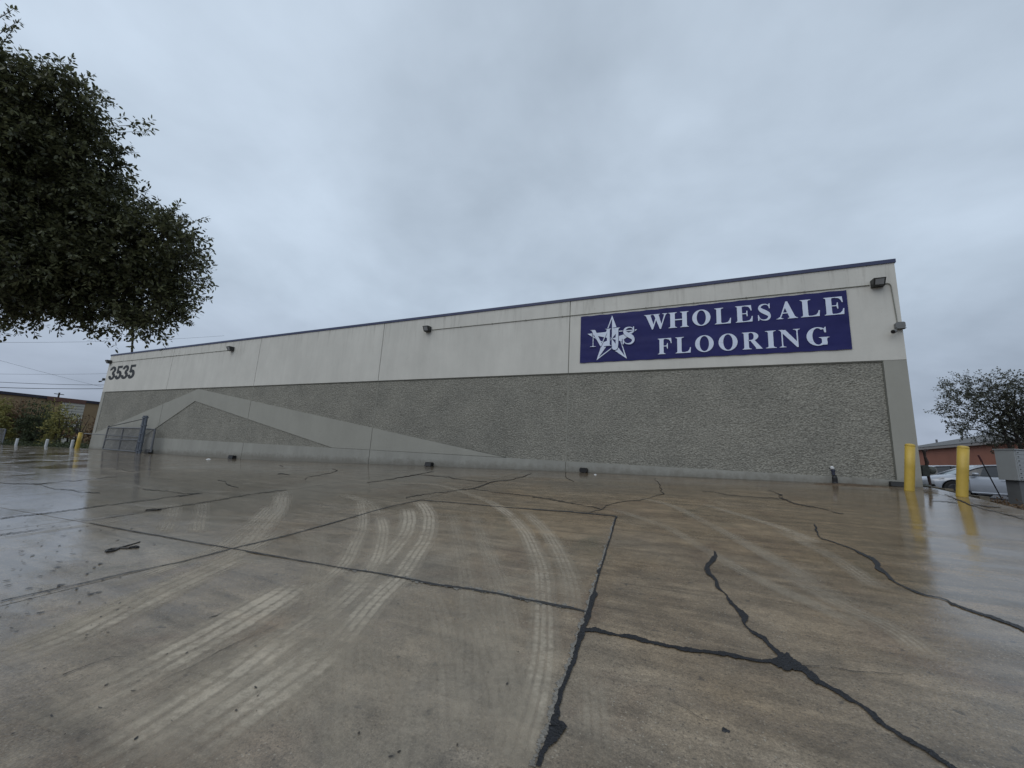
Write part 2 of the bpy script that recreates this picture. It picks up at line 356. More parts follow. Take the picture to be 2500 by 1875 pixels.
def leaf_mat(name, a, b_, rough=.45, trans=.25):
    M = bpy.data.materials.new(name); M.use_nodes = True; t = M.node_tree; b = t.nodes['Principled BSDF']; o = t.nodes['Material Output']
    at = nd(t, 'ShaderNodeAttribute', attribute_name='tint')
    r = nd(t, 'ShaderNodeValToRGB'); lk(t, at.outputs['Fac'], r.inputs[0]); r.color_ramp.elements[0].color = (*a, 1); r.color_ramp.elements[1].color = (*b_, 1)
    lk(t, r.outputs[0], b.inputs['Base Color']); b.inputs['Roughness'].default_value = rough; b.inputs['Specular IOR Level'].default_value = .4
    tr = nd(t, 'ShaderNodeBsdfTranslucent'); lk(t, r.outputs[0], tr.inputs[0])
    mx_ = nd(t, 'ShaderNodeMixShader', inp={0: trans}); lk(t, b.outputs[0], mx_.inputs[1]); lk(t, tr.outputs[0], mx_.inputs[2]); lk(t, mx_.outputs[0], o.inputs[0])
    return M
M_leaf = leaf_mat('oak_leaf', (.04, .046, .022), (.18, .19, .095), .34, .30)
M_leaf2 = leaf_mat('far_oak_leaf', (.035, .04, .026), (.12, .125, .085), .6)
M_brush = leaf_mat('brush_leaf', (.09, .10, .03), (.42, .37, .12), .7)
M_brush2 = leaf_mat('brown_brush_leaf', (.08, .05, .03), (.27, .17, .09), .8)
M_brush3 = leaf_mat('green_brush_leaf', (.02, .03, .015), (.10, .12, .05), .7)

# ------------------------------------------------------------------ terrain
def sheet(name, xs, ys, zf, m, parent=None, kind=None):
    X, Y = np.meshgrid(xs, ys); Z = zf(X, Y); n, k = X.shape
    V = np.stack([X, Y, Z], -1).reshape(-1, 3); i = np.arange((n-1)*k).reshape(n-1, k)[:, :-1].ravel()
    F = np.stack([i, i+1, i+k+1, i+k], -1)
    o = mesh_obj(name, V, F, m, parent, True)
    if kind: o['kind'] = kind
    return o
def TZ(X, Y):
    base = H(X, np.clip(Y, -40, 13))-.16
    right = -.46-.013*np.clip(Y-10, 0, 16)-.12*np.clip(1-(X-5.25)/.5, 0, 1)*(Y < 14)
    w = np.clip((X-5.0)/.25, 0, 1)*np.clip((Y-7)/1.0, 0, 1)
    z = base*(1-w)+np.minimum(right, 1)*w
    far = np.clip((np.hypot(X, Y)-95)/200, 0, 1); z = z*(1-far)+(-2.6)*far
    lf = np.clip((Y-13)/3, 0, 1)*(X < -38.6); z = z-lf*.12
    return z+EYE
xs = np.unique(np.concatenate([np.linspace(-900, -110, 12), np.linspace(-110, -40, 36), np.linspace(-40, 4, 45), np.linspace(4, 7, 13), np.linspace(7, 60, 40), np.linspace(60, 900, 12)]))
ys = np.unique(np.concatenate([np.linspace(-900, -40, 10), np.linspace(-40, 6, 24), np.linspace(6, 30, 49), np.linspace(30, 110, 30), np.linspace(110, 900, 12)]))
tag(sheet('ground', xs, ys, TZ, M_mulch), kind='structure')
# car park east of the planting bed
tag(sheet('car_park', np.linspace(6.6, 22, 20), np.linspace(18.2, 60, 40), lambda X, Y: TZ(X, Y)+.012, M_asph), kind='structure')

# ------------------------------------------------------------------ pavement: concrete slabs with open joints
pave = thing('pavement', (0, 0, 0), kind='structure')
pave['label'] = 'wet tan concrete lot of large slabs with tar-sealed cracks'
cols = [(4.55, 0.0), (-.80, -.125), (-4.82, -.045), (-8.35, -.05)]+[(-12.4-4.05*k, -.04) for k in range(21)]
def colx(j, y):
    if j == 1: return float(np.interp(y, [-12, -.95, 1.7, 3.2, 6.78], [-.1, -.32, -.607, -.772, -1.225]))
    return cols[j][0]+cols[j][1]*(y-3)
def rowy(i, x):
    xc = max(x, -14)
    return [-12, -8.6, -4.9, -.95, 3.24+.048*xc, 6.83+.046*xc, 10.35+.02*xc, 12.985][i]
def corner(j, i):
    y = rowy(i, colx(j, 5)); return colx(j, y), y
GAP = .007
slab_n = 0
def slab(c00, c10, c11, c01):
    """quad slab: corners sw, se, ne, nw"""
    c = [Vector((*p, 0)) for p in (c00, c10, c11, c01)]
    mid = sum(c, Vector((0, 0, 0)))/4
    def inset(a, p, q):
        d1 = (p-a).normalized(); d2 = (q-a).normalized(); return a+d1*GAP+d2*GAP
    k = [inset(c[0], c[1], c[3]), inset(c[1], c[0], c[2]), inset(c[2], c[1], c[3]), inset(c[3], c[2], c[0])]
    nu = max(2, int((k[1]-k[0]).length/.45)); nv = max(2, int((k[3]-k[0]).length/.45))
    V = []; F = []
    for j in range(nv+1):
        for i in range(nu+1):
            u, v = i/nu, j/nv
            p = k[0]*(1-u)*(1-v)+k[1]*u*(1-v)+k[2]*u*v+k[3]*(1-u)*v
            V.append((p.x, p.y, float(H(p.x, p.y))+EYE))
    for j in range(nv):
        for i in range(nu): a = j*(nu+1)+i; F.append((a, a+1, a+nu+2, a+nu+1))
    per = [i for i in range(nu+1)]+[j*(nu+1)+nu for j in range(1, nv+1)]+[nv*(nu+1)+i for i in range(nu-1, -1, -1)]+[j*(nu+1) for j in range(nv-1, 0, -1)]
    o = len(V); V += [(V[i][0], V[i][1], V[i][2]-.12) for i in per]; n = len(per)
    for i in range(n): F.append((per[(i+1) % n], per[i], o+i, o+(i+1) % n))
    mesh_obj('slab', np.array(V), F, M_slab, pave)
for j in range(1, len(cols)-1):
    for i in range(7):
        if j == 1 and i >= 5: continue                     # one wide slab there instead
        slab(corner(j+1, i), corner(j, i), corner(j, i+1), corner(j+1, i+1))
for i in range(3): slab(corner(1, i), corner(0, i), corner(0, i+1), corner(1, i+1))
slab(corner(1, 3), corner(0, 3), (4.55, rowy(5, 0)), corner(1, 5))                  # big cracked slab
slab(corner(2, 5), (4.55, rowy(5, 0)), (4.55, 12.985), corner(2, 7))
for a, b_ in ((-12, -4), (-4, 3.3), (3.3, 8.0), (8.0, 10.4), (10.4, 12.985)):
    slab((4.55, a), (9.0 if b_ < 8.5 else 4.97, a), (9.0 if b_ < 8.5 else 4.97, b_), (4.55, b_))
sheet('joint_bed', np.linspace(-94, 4.96, 200), np.linspace(-12, 12.98, 60), lambda X, Y: H(X, Y)+EYE-.02, M_jointbed, pave)

# ------------------------------------------------------------------ cracks, sealant and tyre prints (all lie on the slabs)
def resample(pts, step, jit, closed=False):
    out_ = []
    for a, b_ in zip(pts[:-1], pts[1:]):
        L = math.hypot(b_[0]-a[0], b_[1]-a[1]); n = max(1, int(L/step))
        for i in range(n):
            t = i/n; out_.append([a[k]+(b_[k]-a[k])*t for k in range(3)])
    out_.append(list(pts[-1]))
    return out_
RIB = [0]
def ribbon(pts, o, s, name, m, dz=.004, step=5, jit=.35, wmul=1.0, wander=.0):
    P = resample([(o[0]+x*s, o[1]+y*s, w*s*wmul) for x, y, w in pts], step, jit)
    RIB[0] += 1; dz += .0025+.00002*RIB[0]
    n = len(P); V = []; F = []
    wob = 0; lf1 = lf2 = 0
    for i, (x, y, w) in enumerate(P):
        a = P[max(i-1, 0)]; b_ = P[min(i+1, n-1)]; dx, dy = b_[0]-a[0], b_[1]-a[1]; L = math.hypot(dx, dy) or 1
        nx, ny = -dy/L, dx/L
        wob = wob*.6+random.uniform(-1, 1)*wander
        x += nx*wob; y += ny*wob
        lf1 = lf1*.8+random.uniform(-jit, jit)*.55; lf2 = lf2*.8+random.uniform(-jit, jit)*.55
        w1 = w/2*max(.25, 1+lf1+random.uniform(-jit, jit)*.3); w2 = w/2*max(.25, 1+lf2+random.uniform(-jit, jit)*.3)
        for sgn, ww in ((1, w1), (-1, w2)):
            p = G(x+sgn*nx*ww, y+sgn*ny*ww); V.append((p.x, p.y, p.z+dz))
    for i in range(n-1): F.append((2*i, 2*i+1, 2*i+3, 2*i+2))
    me = mesh_obj(name, np.array(V), F, m, pave)
    # faces up
    for p in me.data.polygons:
        if p.normal.z < 0: me.data.flip_normals(); break
    return me
c7 = ((1250, 1350), .33905); c3 = ((1300, 1150), .31646); c4 = ((1900, 1150), .437); c2 = ((600, 1100), .36166); c1 = ((0, 1050), .31646)
c5 = ((0, 1400), .31646); cr = ((1900, 850), .27125)
SE, CK = 'crack_sealant', 'crack'
def chip(c, pts, off=0, wm_=1.0):
    ribbon([(x+off, y, w*wm_*.75) for x, y, w in pts], c[0], c[1], 'chipped_edge', M_efflo, .0026, 2.0, 1.2, wander=2.2)
chip(((1300, 1150), .31646), [(640,370,14),(600,520,16),(560,650,22),(525,755,24),(490,870,26),(455,1000,34),(420,1100,40),(385,1200,36),(345,1340,34),(315,1422,34)], -14)
chip(((1250, 1350), .33905), [(485,600,34),(440,720,38),(410,830,40),(345,960,44),(315,1090,44),(290,1200,48),(250,1290,50),(205,1400,46),(165,1548,42)], -10)
chip(((600, 1100), .36166), [(640,792,12),(850,822,14),(1040,855,16),(1250,900,20),(1500,934,22),(1700,967,20),(1900,1010,24),(2212,1066,26)])
def tar(c, pts, **k): ribbon(pts, c[0], c[1], SE, M_tar, .0045, 3.2, .38, wander=.35, **k)
def crk(c, pts, wmul=1, **k): ribbon(pts, c[0], c[1], CK, M_crack, .0040, 3.0, .6, wander=.7, wmul=.5*wmul, **k)
tar(c3, [(650,356,14),(640,370,12),(620,440,11),(600,520,9),(575,600,12),(560,650,14),(545,700,12),(528,755,14),(505,778,34),(510,800,14),(490,870,12),(478,930,14),(478,950,42),(458,1000,32),(448,1040,30),(436,1090,34),(430,1140,45),(415,1180,30),(392,1210,28),(375,1270,34),(350,1350,28),(325,1422,28)])
tar(c7, [(508,555,36),(500,600,40),(480,660,30),(462,710,30),(445,780,28),(425,830,34),(400,890,26),(378,950,26),(350,1015,36),(345,1060,30),(325,1110,34),(325,1160,48),(305,1200,44),(305,1225,60),(318,1260,100),(300,1300,100),(275,1350,80),(245,1400,50),(215,1450,44),(190,1548,38)])
tar(c7, [(520,560,22),(600,560,32),(640,570,36),(700,585,24),(765,598,10),(800,600,26),(830,602,32),(900,620,26),(930,632,30),(1010,650,20),(1100,672,26),(1130,680,22),(1180,685,20),(1250,700,30),(1350,712,18),(1420,718,20),(1480,725,22),(1560,735,26),(1620,752,30),(1680,765,18),(1770,780,22),(1870,788,26),(1920,790,70),(1970,790,95),(2010,800,76),(2060,820,44),(2100,845,36),(2150,880,40),(2212,935,40)])
tar(c4, [(0,1048,60),(30,1065,66),(60,1080,50),(110,1098,44),(150,1115,36),(180,1145,42),(215,1172,30),(260,1200,18),(300,1222,16),(350,1245,22),(400,1282,22),(440,1300,14),(480,1325,16),(530,1370,36),(560,1400,34),(590,1425,20),(650,1460,14),(700,1495,20),(740,1512,26),(800,1550,20),(850,1580,28),(900,1615,20),(950,1650,22),(1000,1680,20)])
tar(c3, [(1400,620,4),(1408,640,20),(1415,660,34),(1395,685,34),(1375,705,26),(1352,730,34),(1348,755,36),(1360,790,30),(1385,815,26),(1410,840,32),(1425,865,40),(1425,890,34),(1445,915,14),(1475,940,6),(1500,965,9),(1505,985,18),(1530,1015,30),(1560,1050,22),(1600,1090,26),(1615,1105,50),(1632,1135,52),(1632,1160,40),(1630,1180,14),(1640,1200,8),(1675,1232,10),(1700,1250,18),(1740,1275,24),(1790,1300,30),(1820,1340,22),(1860,1375,22),(1900,1415,32),(1925,1440,38)])
tar(c4, [(200,298,5),(214,318,10),(207,330,12),(220,345,8),(222,362,6),(240,378,4),(300,396,4),(380,425,4),(430,444,5),(445,455,9),(490,475,10),(530,495,16),(545,510,22),(560,525,28),(552,540,24),(575,556,14),(600,572,12),(625,600,20),(650,620,9),(680,638,7),(730,662,7),(770,680,13),(840,700,6),(910,714,5),(945,725,8),(970,742,12),(1030,766,8),(1110,795,10),(1200,825,14),(1280,852,14),(1340,872,18),(1380,892,22)])
crk(c4, [(0,133,5),(20,135,8),(18,155,7),(50,165,8),(90,183,6),(180,198,4),(250,212,5),(310,230,5),(365,241,4)])
crk(c4, [(110,1093,5),(230,1095,6)]); crk(c4, [(290,1100,5),(330,1107,5),(430,1125,6),(560,1133,5),(700,1143,3)])
crk(c4, [(930,130,5),(1010,165,9),(1060,186,14),(1120,205,6),(1180,222,7),(1280,245,6),(1373,272,7)], wmul=.8)
crk(c4, [(860,168,4),(940,172,6),(1000,180,4)]); crk(c4, [(1090,188,4),(1180,200,6),(1240,205,5)])
crk(c3, [(1310,155,3),(1420,168,4),(1530,188,4),(1700,200,3),(1850,210,4),(1935,215,8)])
crk(c3, [(1820,150,3),(1890,172,5),(1930,185,7),(1900,200,5),(1938,213,9),(1975,235,8),(2050,262,6),(2212,285,4)])
crk(c3, [(950,55,5),(942,70,4),(965,85,6),(985,108,8),(980,125,8),(1000,142,7),(985,155,6),(1018,175,10),(960,190,5),(900,208,5),(820,228,5),(740,235,5),(670,242,6),(600,258,5),(565,270,7),(540,292,12),(480,308,5),(425,325,7)])
crk(c3, [(260,8,6),(253,40,7),(270,62,7),(320,80,5)])
crk(c2, [(1155,165,3),(1370,178,4),(1420,190,6),(1520,202,4),(1630,212,4)])
crk(c2, [(1540,262,4),(1700,285,4),(1880,302,4),(2000,320,5),(2212,362,5)]); crk(c3, [(0,205,5),(130,215,5),(250,240,7),(400,268,6),(520,293,8)])
crk(c2, [(1080,320,6),(1130,310,8),(1200,297,6),(1350,280,5),(1450,265,6),(1540,255,8),(1580,243,9),(1650,215,9),(1760,203,5),(1870,178,7),(1930,155,3)])
crk(c2, [(400,195,8),(420,180,5),(500,165,4),(580,148,6),(620,135,6),(585,125,4)]); crk(c2, [(215,160,6),(260,160,8),(300,167,4)])
crk(c2, [(820,215,5),(900,205,4),(1000,190,4),(1090,175,6),(1170,158,6),(1270,143,3)]); crk(c2, [(230,100,5),(252,108,5)])
crk(c1, [(0,408,5),(140,415,5),(300,418,7),(400,408,5),(550,392,4),(730,378,4),(900,360,3)]); crk(c1, [(310,422,4),(380,445,5),(440,460,5),(560,465,6),(640,480,6),(770,487,7)])
crk(c1, [(1100,455,6),(1200,465,5),(1330,475,5),(1420,488,5),(1500,492,5),(1560,485,6)]); crk(c1, [(1380,515,6),(1500,492,6)])
crk(c1, [(1680,388,5),(1740,395,7),(1750,418,10),(1790,432,6),(1840,443,5)]); crk(c1, [(940,295,6),(960,312,5),(1040,322,4)])
crk(c1, [(0,685,8),(120,665,7),(400,640,8),(640,605,7),(820,580,6),(1000,560,6),(1300,520,5),(1560,487,5)])
crk(c1, [(0,812,12),(60,802,14),(130,795,8),(350,760,3),(520,740,3)], wmul=.8); crk(c1, [(620,705,4),(760,690,5),(1000,650,5),(1640,548,6),(1900,500,6),(2212,460,6)])
crk(c5, [(1230,850,3),(1330,790,4),(1400,765,3),(1460,738,6),(1600,660,3),(1700,602,5),(1850,530,3),(2000,470,3),(2150,400,4)]); crk(c5, [(1608,352,4),(1640,341,12),(1665,335,12),(1700,318,5),(1755,278,3)])
crk(c5, [(480,790,14),(560,760,6),(680,715,5),(860,655,4),(970,650,3)]); crk(c7, [(1200,1105,4),(1280,1150,5),(1350,1200,4),(1480,1225,3)])
# joint filler bleeding over the slab edges
def jf(c, pts, **k): ribbon(pts, c[0], c[1], 'joint_sealant', M_jointbed, .0035, 5, .5, wmul=.8, **k)
jf(c1, [(690,718,5),(850,750,6),(1000,778,9),(1200,812,7),(1400,850,9),(1600,885,7),(1780,915,7),(2212,990,6)]); jf(c2, [(0,684,6),(200,718,6),(400,752,6),(640,795,7),(850,825,9),(1040,858,11),(1250,903,14),(1500,937,16),(1700,970,14),(1900,1012,17),(2212,1070,19)])
jf(c7, [(0,325,13),(150,348,15),(300,382,17),(450,408,14),(530,428,12)])
jf(c1, [(0,1325,6),(350,1245,6),(640,1185,6),(1000,1100,5),(1400,1020,5),(1790,918,6),(2212,815,4)]); jf(c2, [(0,645,4),(300,570,5),(600,485,5),(870,408,7),(1000,372,4),(1180,335,4)])
jf(c2, [(1180,335,4),(1400,352,4),(1800,388,4),(2212,415,5)]); jf(c3, [(0,298,5),(300,318,6),(420,328,9),(600,345,5),(655,355,12)])

TRK = [0]
def track(c, pts, wm, fade=.5):
    TRK[0] += 1; dz = .0022+.00006*TRK[0]
    P = [G(c[0][0]+x*c[1], c[0][1]+y*c[1]) for x, y in pts]
    # smooth curve through the points
    Q = []
    n = len(P)
    for i in range(n-1):
        p0, p1, p2, p3 = P[max(i-1, 0)], P[i], P[i+1], P[min(i+2, n-1)]
        k = max(2, int((p2-p1).length/.12))
        for a in range(k):
            t = a/k; Q.append(.5*((2*p1)+(-p0+p2)*t+(2*p0-5*p1+4*p2-p3)*t*t+(-p0+3*p1-3*p2+p3)*t**3))
    Q.append(P[-1])
    V = []; F = []; uv = []; fd = []; s_ = 0; NW = 3
    for i, q_ in enumerate(Q):
        d = Q[min(i+1, len(Q)-1)]-Q[max(i-1, 0)]; d.z = 0; d.normalize(); nx = Vector((-d.y, d.x, 0))
        if i: s_ += (Q[i]-Q[i-1]).length
        for k in range(NW):
            u = k/(NW-1); p = q_+nx*(u-.5)*wm; V.append((p.x, p.y, float(H(p.x, p.y))+EYE+dz)); uv.append((u, s_))
            fd.append(fade*min(1, (i+1)/5, (len(Q)-i)/3))
    for i in range(len(Q)-1):
        for k in range(NW-1):
            a = i*NW+k; F.append((a+1, a, a+NW, a+NW+1))
    o = mesh_obj('tyre_print', np.array(V), F, M_track, pave)
    if o.data.polygons[0].normal.z < 0: o.data.flip_normals()
    ul = o.data.uv_layers.new(name='UVMap')
    for l in o.data.loops: ul.data[l.index].uv = uv[l.vertex_index]
    at = o.data.attributes.new('fade', 'FLOAT', 'POINT'); at.data.foreach_set('value', fd)
    return o
c6 = ((600, 1400), .36166)
track(c2, [(1175,345),(1225,410),(1237,500),(1210,600),(1150,690),(1040,850),(850,1030),(600,1319),(250,1580),(0,1790)], .32, .85)
track(c2, [(1095,390),(1105,470),(1080,560),(1000,660),(880,790),(700,960),(430,1180),(100,1382),(-300,1600)], .36, .85)
track(c2, [(905,440),(930,530),(915,640),(875,760),(780,900)], .25, .8)
track(c2, [(770,340),(790,450),(780,540),(735,640),(670,760),(540,880),(350,1000)], .24, .7)
track(c2, [(215,300),(245,340),(235,390),(180,470),(80,570),(0,640)], .3, .6)
track(c1, [(2190,470),(2150,600),(2070,690),(1950,830),(1870,900),(1700,1010),(1300,1250),(900,1422),(500,1600)], .36, .6)
track(c1, [(2090,580),(1980,690),(1850,790),(1700,900),(1300,1060),(900,1200)], .26, .6)
track(c2, [(1640,340),(1760,420),(1870,530),(1935,650),(1990,800),(2008,1000),(2012,1200),(1995,1420),(1950,1650),(1880,1900),(1820,2150)], .25, .72)
track(c2, [(1880,410),(2020,540),(2110,680),(2170,820),(2205,960),(2215,1100)], .24, .6)
track(c3, [(600,290),(1000,420),(1250,560),(1600,760),(1900,910),(2212,1050),(2600,1240)], .2, .45)
track(c3, [(760,200),(1050,260),(1400,430),(1700,600),(2212,890),(2500,1050)], .2, .42)
track(c3, [(1300,250),(1500,310),(1700,370),(1950,450),(2212,560)], .2, .55)
track(c6, [(1230,90),(1320,320),(1375,600),(1400,900),(1430,1200)], .26, .5)
track(c6, [(1470,110),(1620,400),(1740,760),(1790,1000),(1790,1313)], .3, .5)
track(c6, [(880,330),(880,600),(940,800),(1000,1000)], .25, .5)
track(c6, [(590,0),(560,200),(560,500),(590,800)], .26, .45)
for pts_, w_, f_ in (([(0,690),(550,485),(1130,190),(1500,20),(1800,-110)], .5, 1.15), ([(300,1180),(950,860),(1500,560),(1900,330),(2300,90)], .5, 1.1), ([(700,1500),(1000,1330),(1500,1000),(1880,740),(2212,470)], .48, 1.0), ([(1250,1501),(1900,1030),(2300,760),(2600,520)], .5, 1.05), ([(0,860),(500,700),(1000,440)], .3, .35), ([(900,1250),(1350,960),(1750,640),(2100,420)], .3, .35)):
    track(c5, pts_, w_, f_)
for dx_ in (0, 1):
    track(c2, [(1390+dx_*150,430),(1440+dx_*160,620),(1480+dx_*190,850),(1500+dx_*220,1150),(1500+dx_*240,1500),(1480+dx_*250,2000)], .24, .38)
track(c6, [(1130,200),(1150,500),(1110,900),(1050,1313),(1020,1500)], .3, .4); track(c6, [(330,560),(420,800),(520,1100),(600,1500)], .3, .33); track(c6, [(760,300),(700,620),(700,900),(760,1400)], .26, .4)
track(c1, [(2212,760),(1950,900),(1500,1120),(1000,1330),(500,1520),(0,1700)], .3, .5); track(c1, [(1200,640),(900,700),(500,760),(0,840)], .25, .3)
track(c2, [(660,300),(760,330),(850,370),(880,430)], .3, .5); track(c2, [(480,540),(500,700),(470,900),(440,1100)], .24, .4); track(c2, [(330,520),(420,620),(460,760),(440,900)], .22, .35)
track(c2, [(1010,220),(1300,235),(1600,330),(1700,380)], .2, .4); track(c2, [(1560,560),(1680,760),(1760,1000),(1820,1300)], .2, .4)
track(c3, [(1500,480),(1800,640),(2212,860)], .25, .35); track(c4, [(0,330),(300,480),(560,660)], .22, .4); track(c4, [(0,560),(330,740),(660,900),(860,1060)], .22, .55)
track(c7, [(560,830),(580,1000),(600,1200),(610,1540)], .22, .5)
track(c1, [(1560,560),(1555,640),(1540,700),(1530,790)], .25, .5)
track(c1, [(1350,560),(1330,660),(1290,760),(1250,800)], .25, .45)

# ------------------------------------------------------------------ warehouse
XL, XR, YW = -38.63, 4.84, 13.0
ZT, ZB, ZS = .4412*13+EYE, .2300*13+EYE, -.0022*13+EYE   # coping top, paint line, top of the foot strip
wh = thing('warehouse', (XL, YW, EYE-1.2), 'long concrete tilt-up warehouse with cream top and rough khaki panels behind the lot', 'building')
edges = [XL, -30.1, -21.43, -12.72, -4.04, XR]
JW = .016
D_ = .045                                                   # smooth concrete stands this far proud of the rough field
apo, api = (-26.58, 2.93+EYE), (-26.67, 2.22+EYE)
oL, oR, iL, iR = (-38.22, .07+EYE), (-6.22, ZS), (-31.66, ZS), (-14.98, ZS)
def zline(a, b_, x): return a[1]+(b_[1]-a[1])*(x-a[0])/(b_[0]-a[0])
def outer(x): return zline(oL, apo, x) if x < apo[0] else zline(apo, oR, x)
def inner(x): return zline(iL, api, x) if x < api[0] else zline(api, iR, x)
pilL, pilR = -38.22, .3372*13
# relief height map of the rough face
DX = .019
nx_, nz_ = int((XR-XL)/DX), int((ZB-ZS)/DX)+4
def field(nx, nz, sx_, sz_, seed):
    r = np.random.default_rng(seed); a = r.standard_normal((nz, nx)); fx = np.fft.fftfreq(nx); fz = np.fft.fftfreq(nz)
    k = np.exp(-2*(math.pi**2)*((fx[None, :]*sx_)**2+(fz[:, None]*sz_)**2)); b_ = np.fft.ifft2(np.fft.fft2(a)*k).real
    return b_/b_.std()
RF = (field(nx_, nz_, .8, .45, 3)*.8+field(nx_, nz_, .4, .35, 5)*.5)*(1+.28*np.clip(field(nx_, nz_, 14, 9, 8), -2, 2))+field(nx_, nz_, 5, 2.2, 4)*.3
def rough_patch(x0, x1, panel):
    i0 = int((x0-XL)/DX); n = int((x1-x0)/DX); z0, z1 = ZS-.03, ZB+.03; m_ = int((z1-z0)/DX)
    X, Z = np.meshgrid(np.linspace(x0, x1, n+1), np.linspace(z0, z1, m_+1))
    R_ = RF[:m_+1, i0:i0+n+1] if i0+n+1 <= nx_ else RF[:m_+1, nx_-n-1:nx_]
    if R_.shape != X.shape: R_ = np.resize(R_, X.shape)
    Y = YW+D_-.016-np.clip(R_, -1.8, 1.8)*.0038
    V = np.stack([X, Y, Z], -1).reshape(-1, 3); k = n+1; i = np.arange(m_*k).reshape(m_, k)[:, :-1].ravel()
    F = np.stack([i, i+1, i+k+1, i+k], -1)
    return mesh_obj('rough_field', V, F, M_rough, panel)
for a, b_ in zip(edges[:-1], edges[1:]):
    x0 = a+(JW if a > XL else 0); x1 = b_-(JW if b_ < XR else 0)
    P = MB()
    # backing, top field, foot strip
    P.prism([(x0, EYE-2.2), (x1, EYE-2.2), (x1, ZT-.10), (x0, ZT-.10)], YW+D_+.03, YW+.25, 0)
    P.prism([(x0, ZB), (x1, ZB), (x1, ZT-.10), (x0, ZT-.10)], YW-.006, YW+D_+.03, 1)
    P.prism([(x0, EYE-2.2), (x1, EYE-2.2), (x1, ZS), (x0, ZS)], YW, YW+D_+.03, 2)
    if a == XL: P.prism([(x0, ZS), (pilL, ZS), (pilL, ZB), (x0, ZB)], YW, YW+D_+.03, 0)
    if b_ == XR: P.prism([(pilR, ZS), (x1, ZS), (x1, ZB), (pilR, ZB)], YW, YW+D_+.03, 0)
    pn = P.build('wall_panel', [M_khaki, M_cream, M_foot], wh)
    rough_patch(max(x0, pilL) if a == XL else x0, min(x1, pilR) if b_ == XR else x1, pn)
    # smooth chevron band clipped to this panel
    top = []; bot = []
    lo_, hi_ = max(x0, oL[0]), min(x1, oR[0])
    if hi_ > lo_:
        brk = [lo_, hi_]+[v for v in (apo[0], api[0], iL[0], iR[0]) if lo_ < v < hi_]
        brk.sort()
        for x in brk:
            top.append((x, min(outer(x), ZB-.05)))
            lowz = inner(x) if iL[0] <= x <= iR[0] else ZS+.012
            bot.append((x, max(lowz, ZS+.012)))
        C_ = MB(); C_.prism(bot+top[::-1], YW+.002, YW+D_+.02)
        C_.build('chevron_band', M_khaki, pn)
for x in edges[1:-1]:
    MB().box((x-JW-.003, YW+.022, EYE-2.2), (x+JW+.003, YW+.2, ZT-.14)).build('joint_caulk', M_caulk, wh)
MB().box((pilL, YW+.006, ZB-.035), (pilR, YW+.05, ZB-.001)).build('reveal_strip', M_groove, wh)
MB().box((pilR-.03, YW+.008, ZS), (pilR-.002, YW+.05, ZB-.04)).build('reveal_strip', M_groove, wh)
# coping in lengths
for k in range(14):
    a = XL-.03+k*(XR-XL+.06)/14; b_ = XL-.03+(k+1)*(XR-XL+.06)/14
    MB().box((a+.002, YW-.035, ZT-.10), (b_-.002, YW+.3, ZT)).build('coping', M_coping, wh)
# other walls and roof
B = MB(); B.box((XL, YW+.25, EYE-2.2), (XL+.2, YW+32, ZT-.10)); B.box((XR-.2, YW+.25, EYE-2.2), (XR, YW+32, ZT-.10)); B.box((XL+.2, YW+31.8, EYE-2.2), (XR-.2, YW+32, ZT-.10))
B.build('rear_walls', M_khaki, wh)
MB().box((XL+.2, YW+.3, ZT-.7), (XR-.2, YW+31.8, ZT-.55)).build('roof', M_roofing, wh)
# the pavement's wet gutter line against the wall foot
# ------------------------------------------------------------------ number 3535
def arcstrip(cx_, cz_, ro, ri, a0, a1, n=22):
    o = []; i_ = []
    for k in range(n+1):
        t = math.radians(a0+(a1-a0)*k/n); o.append((cx_+ro[0]*math.cos(t), cz_+ro[1]*math.sin(t))); i_.append((cx_+ri[0]*math.cos(t), cz_+ri[1]*math.sin(t)))
    return [(o[k], o[k+1], i_[k+1], i_[k]) for k in range(n)]
R4 = lambda x0, z0, x1, z1: [((x0, z0), (x1, z0), (x1, z1), (x0, z1))]
def bracket(x0, x1, s0, s1, z, d, t=.045):
    """slab serif with curved brackets: stem s0..s1, serif x0..x1 at height z growing in direction d"""
    p = [(x0, z), (x1, z), (x1, z+d*t*.55), (s1+(x1-s1)*.35, z+d*t), (s1, z+d*t*2.3), (s0, z+d*t*2.3), (s0-(s0-x0)*.35, z+d*t), (x0, z+d*t*.55)]
    return [tuple(p)]
def stem(x0, x1, s0, s1, z0=0., z1=1., top=True, bot=True):
    g = R4(s0, z0+.02, s1, z1-.02)
    if bot: g += bracket(x0, x1, s0, s1, z0, 1)
    if top: g += bracket(x0, x1, s0, s1, z1, -1)
    return g
def stroke(pts, ws):
    out_ = []
    P = [Vector(p) for p in pts]; Q = []; n = len(P)
    for i in range(n-1):
        p0, p1, p2, p3 = P[max(i-1, 0)], P[i], P[i+1], P[min(i+2, n-1)]
        for a in range(5):
            t = a/5; Q.append((.5*((2*p1)+(-p0+p2)*t+(2*p0-5*p1+4*p2-p3)*t*t+(-p0+3*p1-3*p2+p3)*t**3), ws[i]+(ws[i+1]-ws[i])*t))
    Q.append((P[-1], ws[-1])); L = []
    for i, (q_, w) in enumerate(Q):
        d = (Q[min(i+1, len(Q)-1)][0]-Q[max(i-1, 0)][0]).normalized(); n_ = Vector((-d.y, d.x)); L.append((q_+n_*w/2, q_-n_*w/2))
    return [tuple(tuple(v) for v in (L[i][0], L[i+1][0], L[i+1][1], L[i][1])) for i in range(len(L)-1)]
def termE(top):                                            # vertical beak at the end of an E/F/L arm
    s_ = lambda z: 1-z if top else z
    return [tuple((x, s_(z)) for x, z in ((.55, 0), (.97, 0), (1.0, .33), (.945, .33), (.90, .20), (.80, .09), (.62, .05)))]
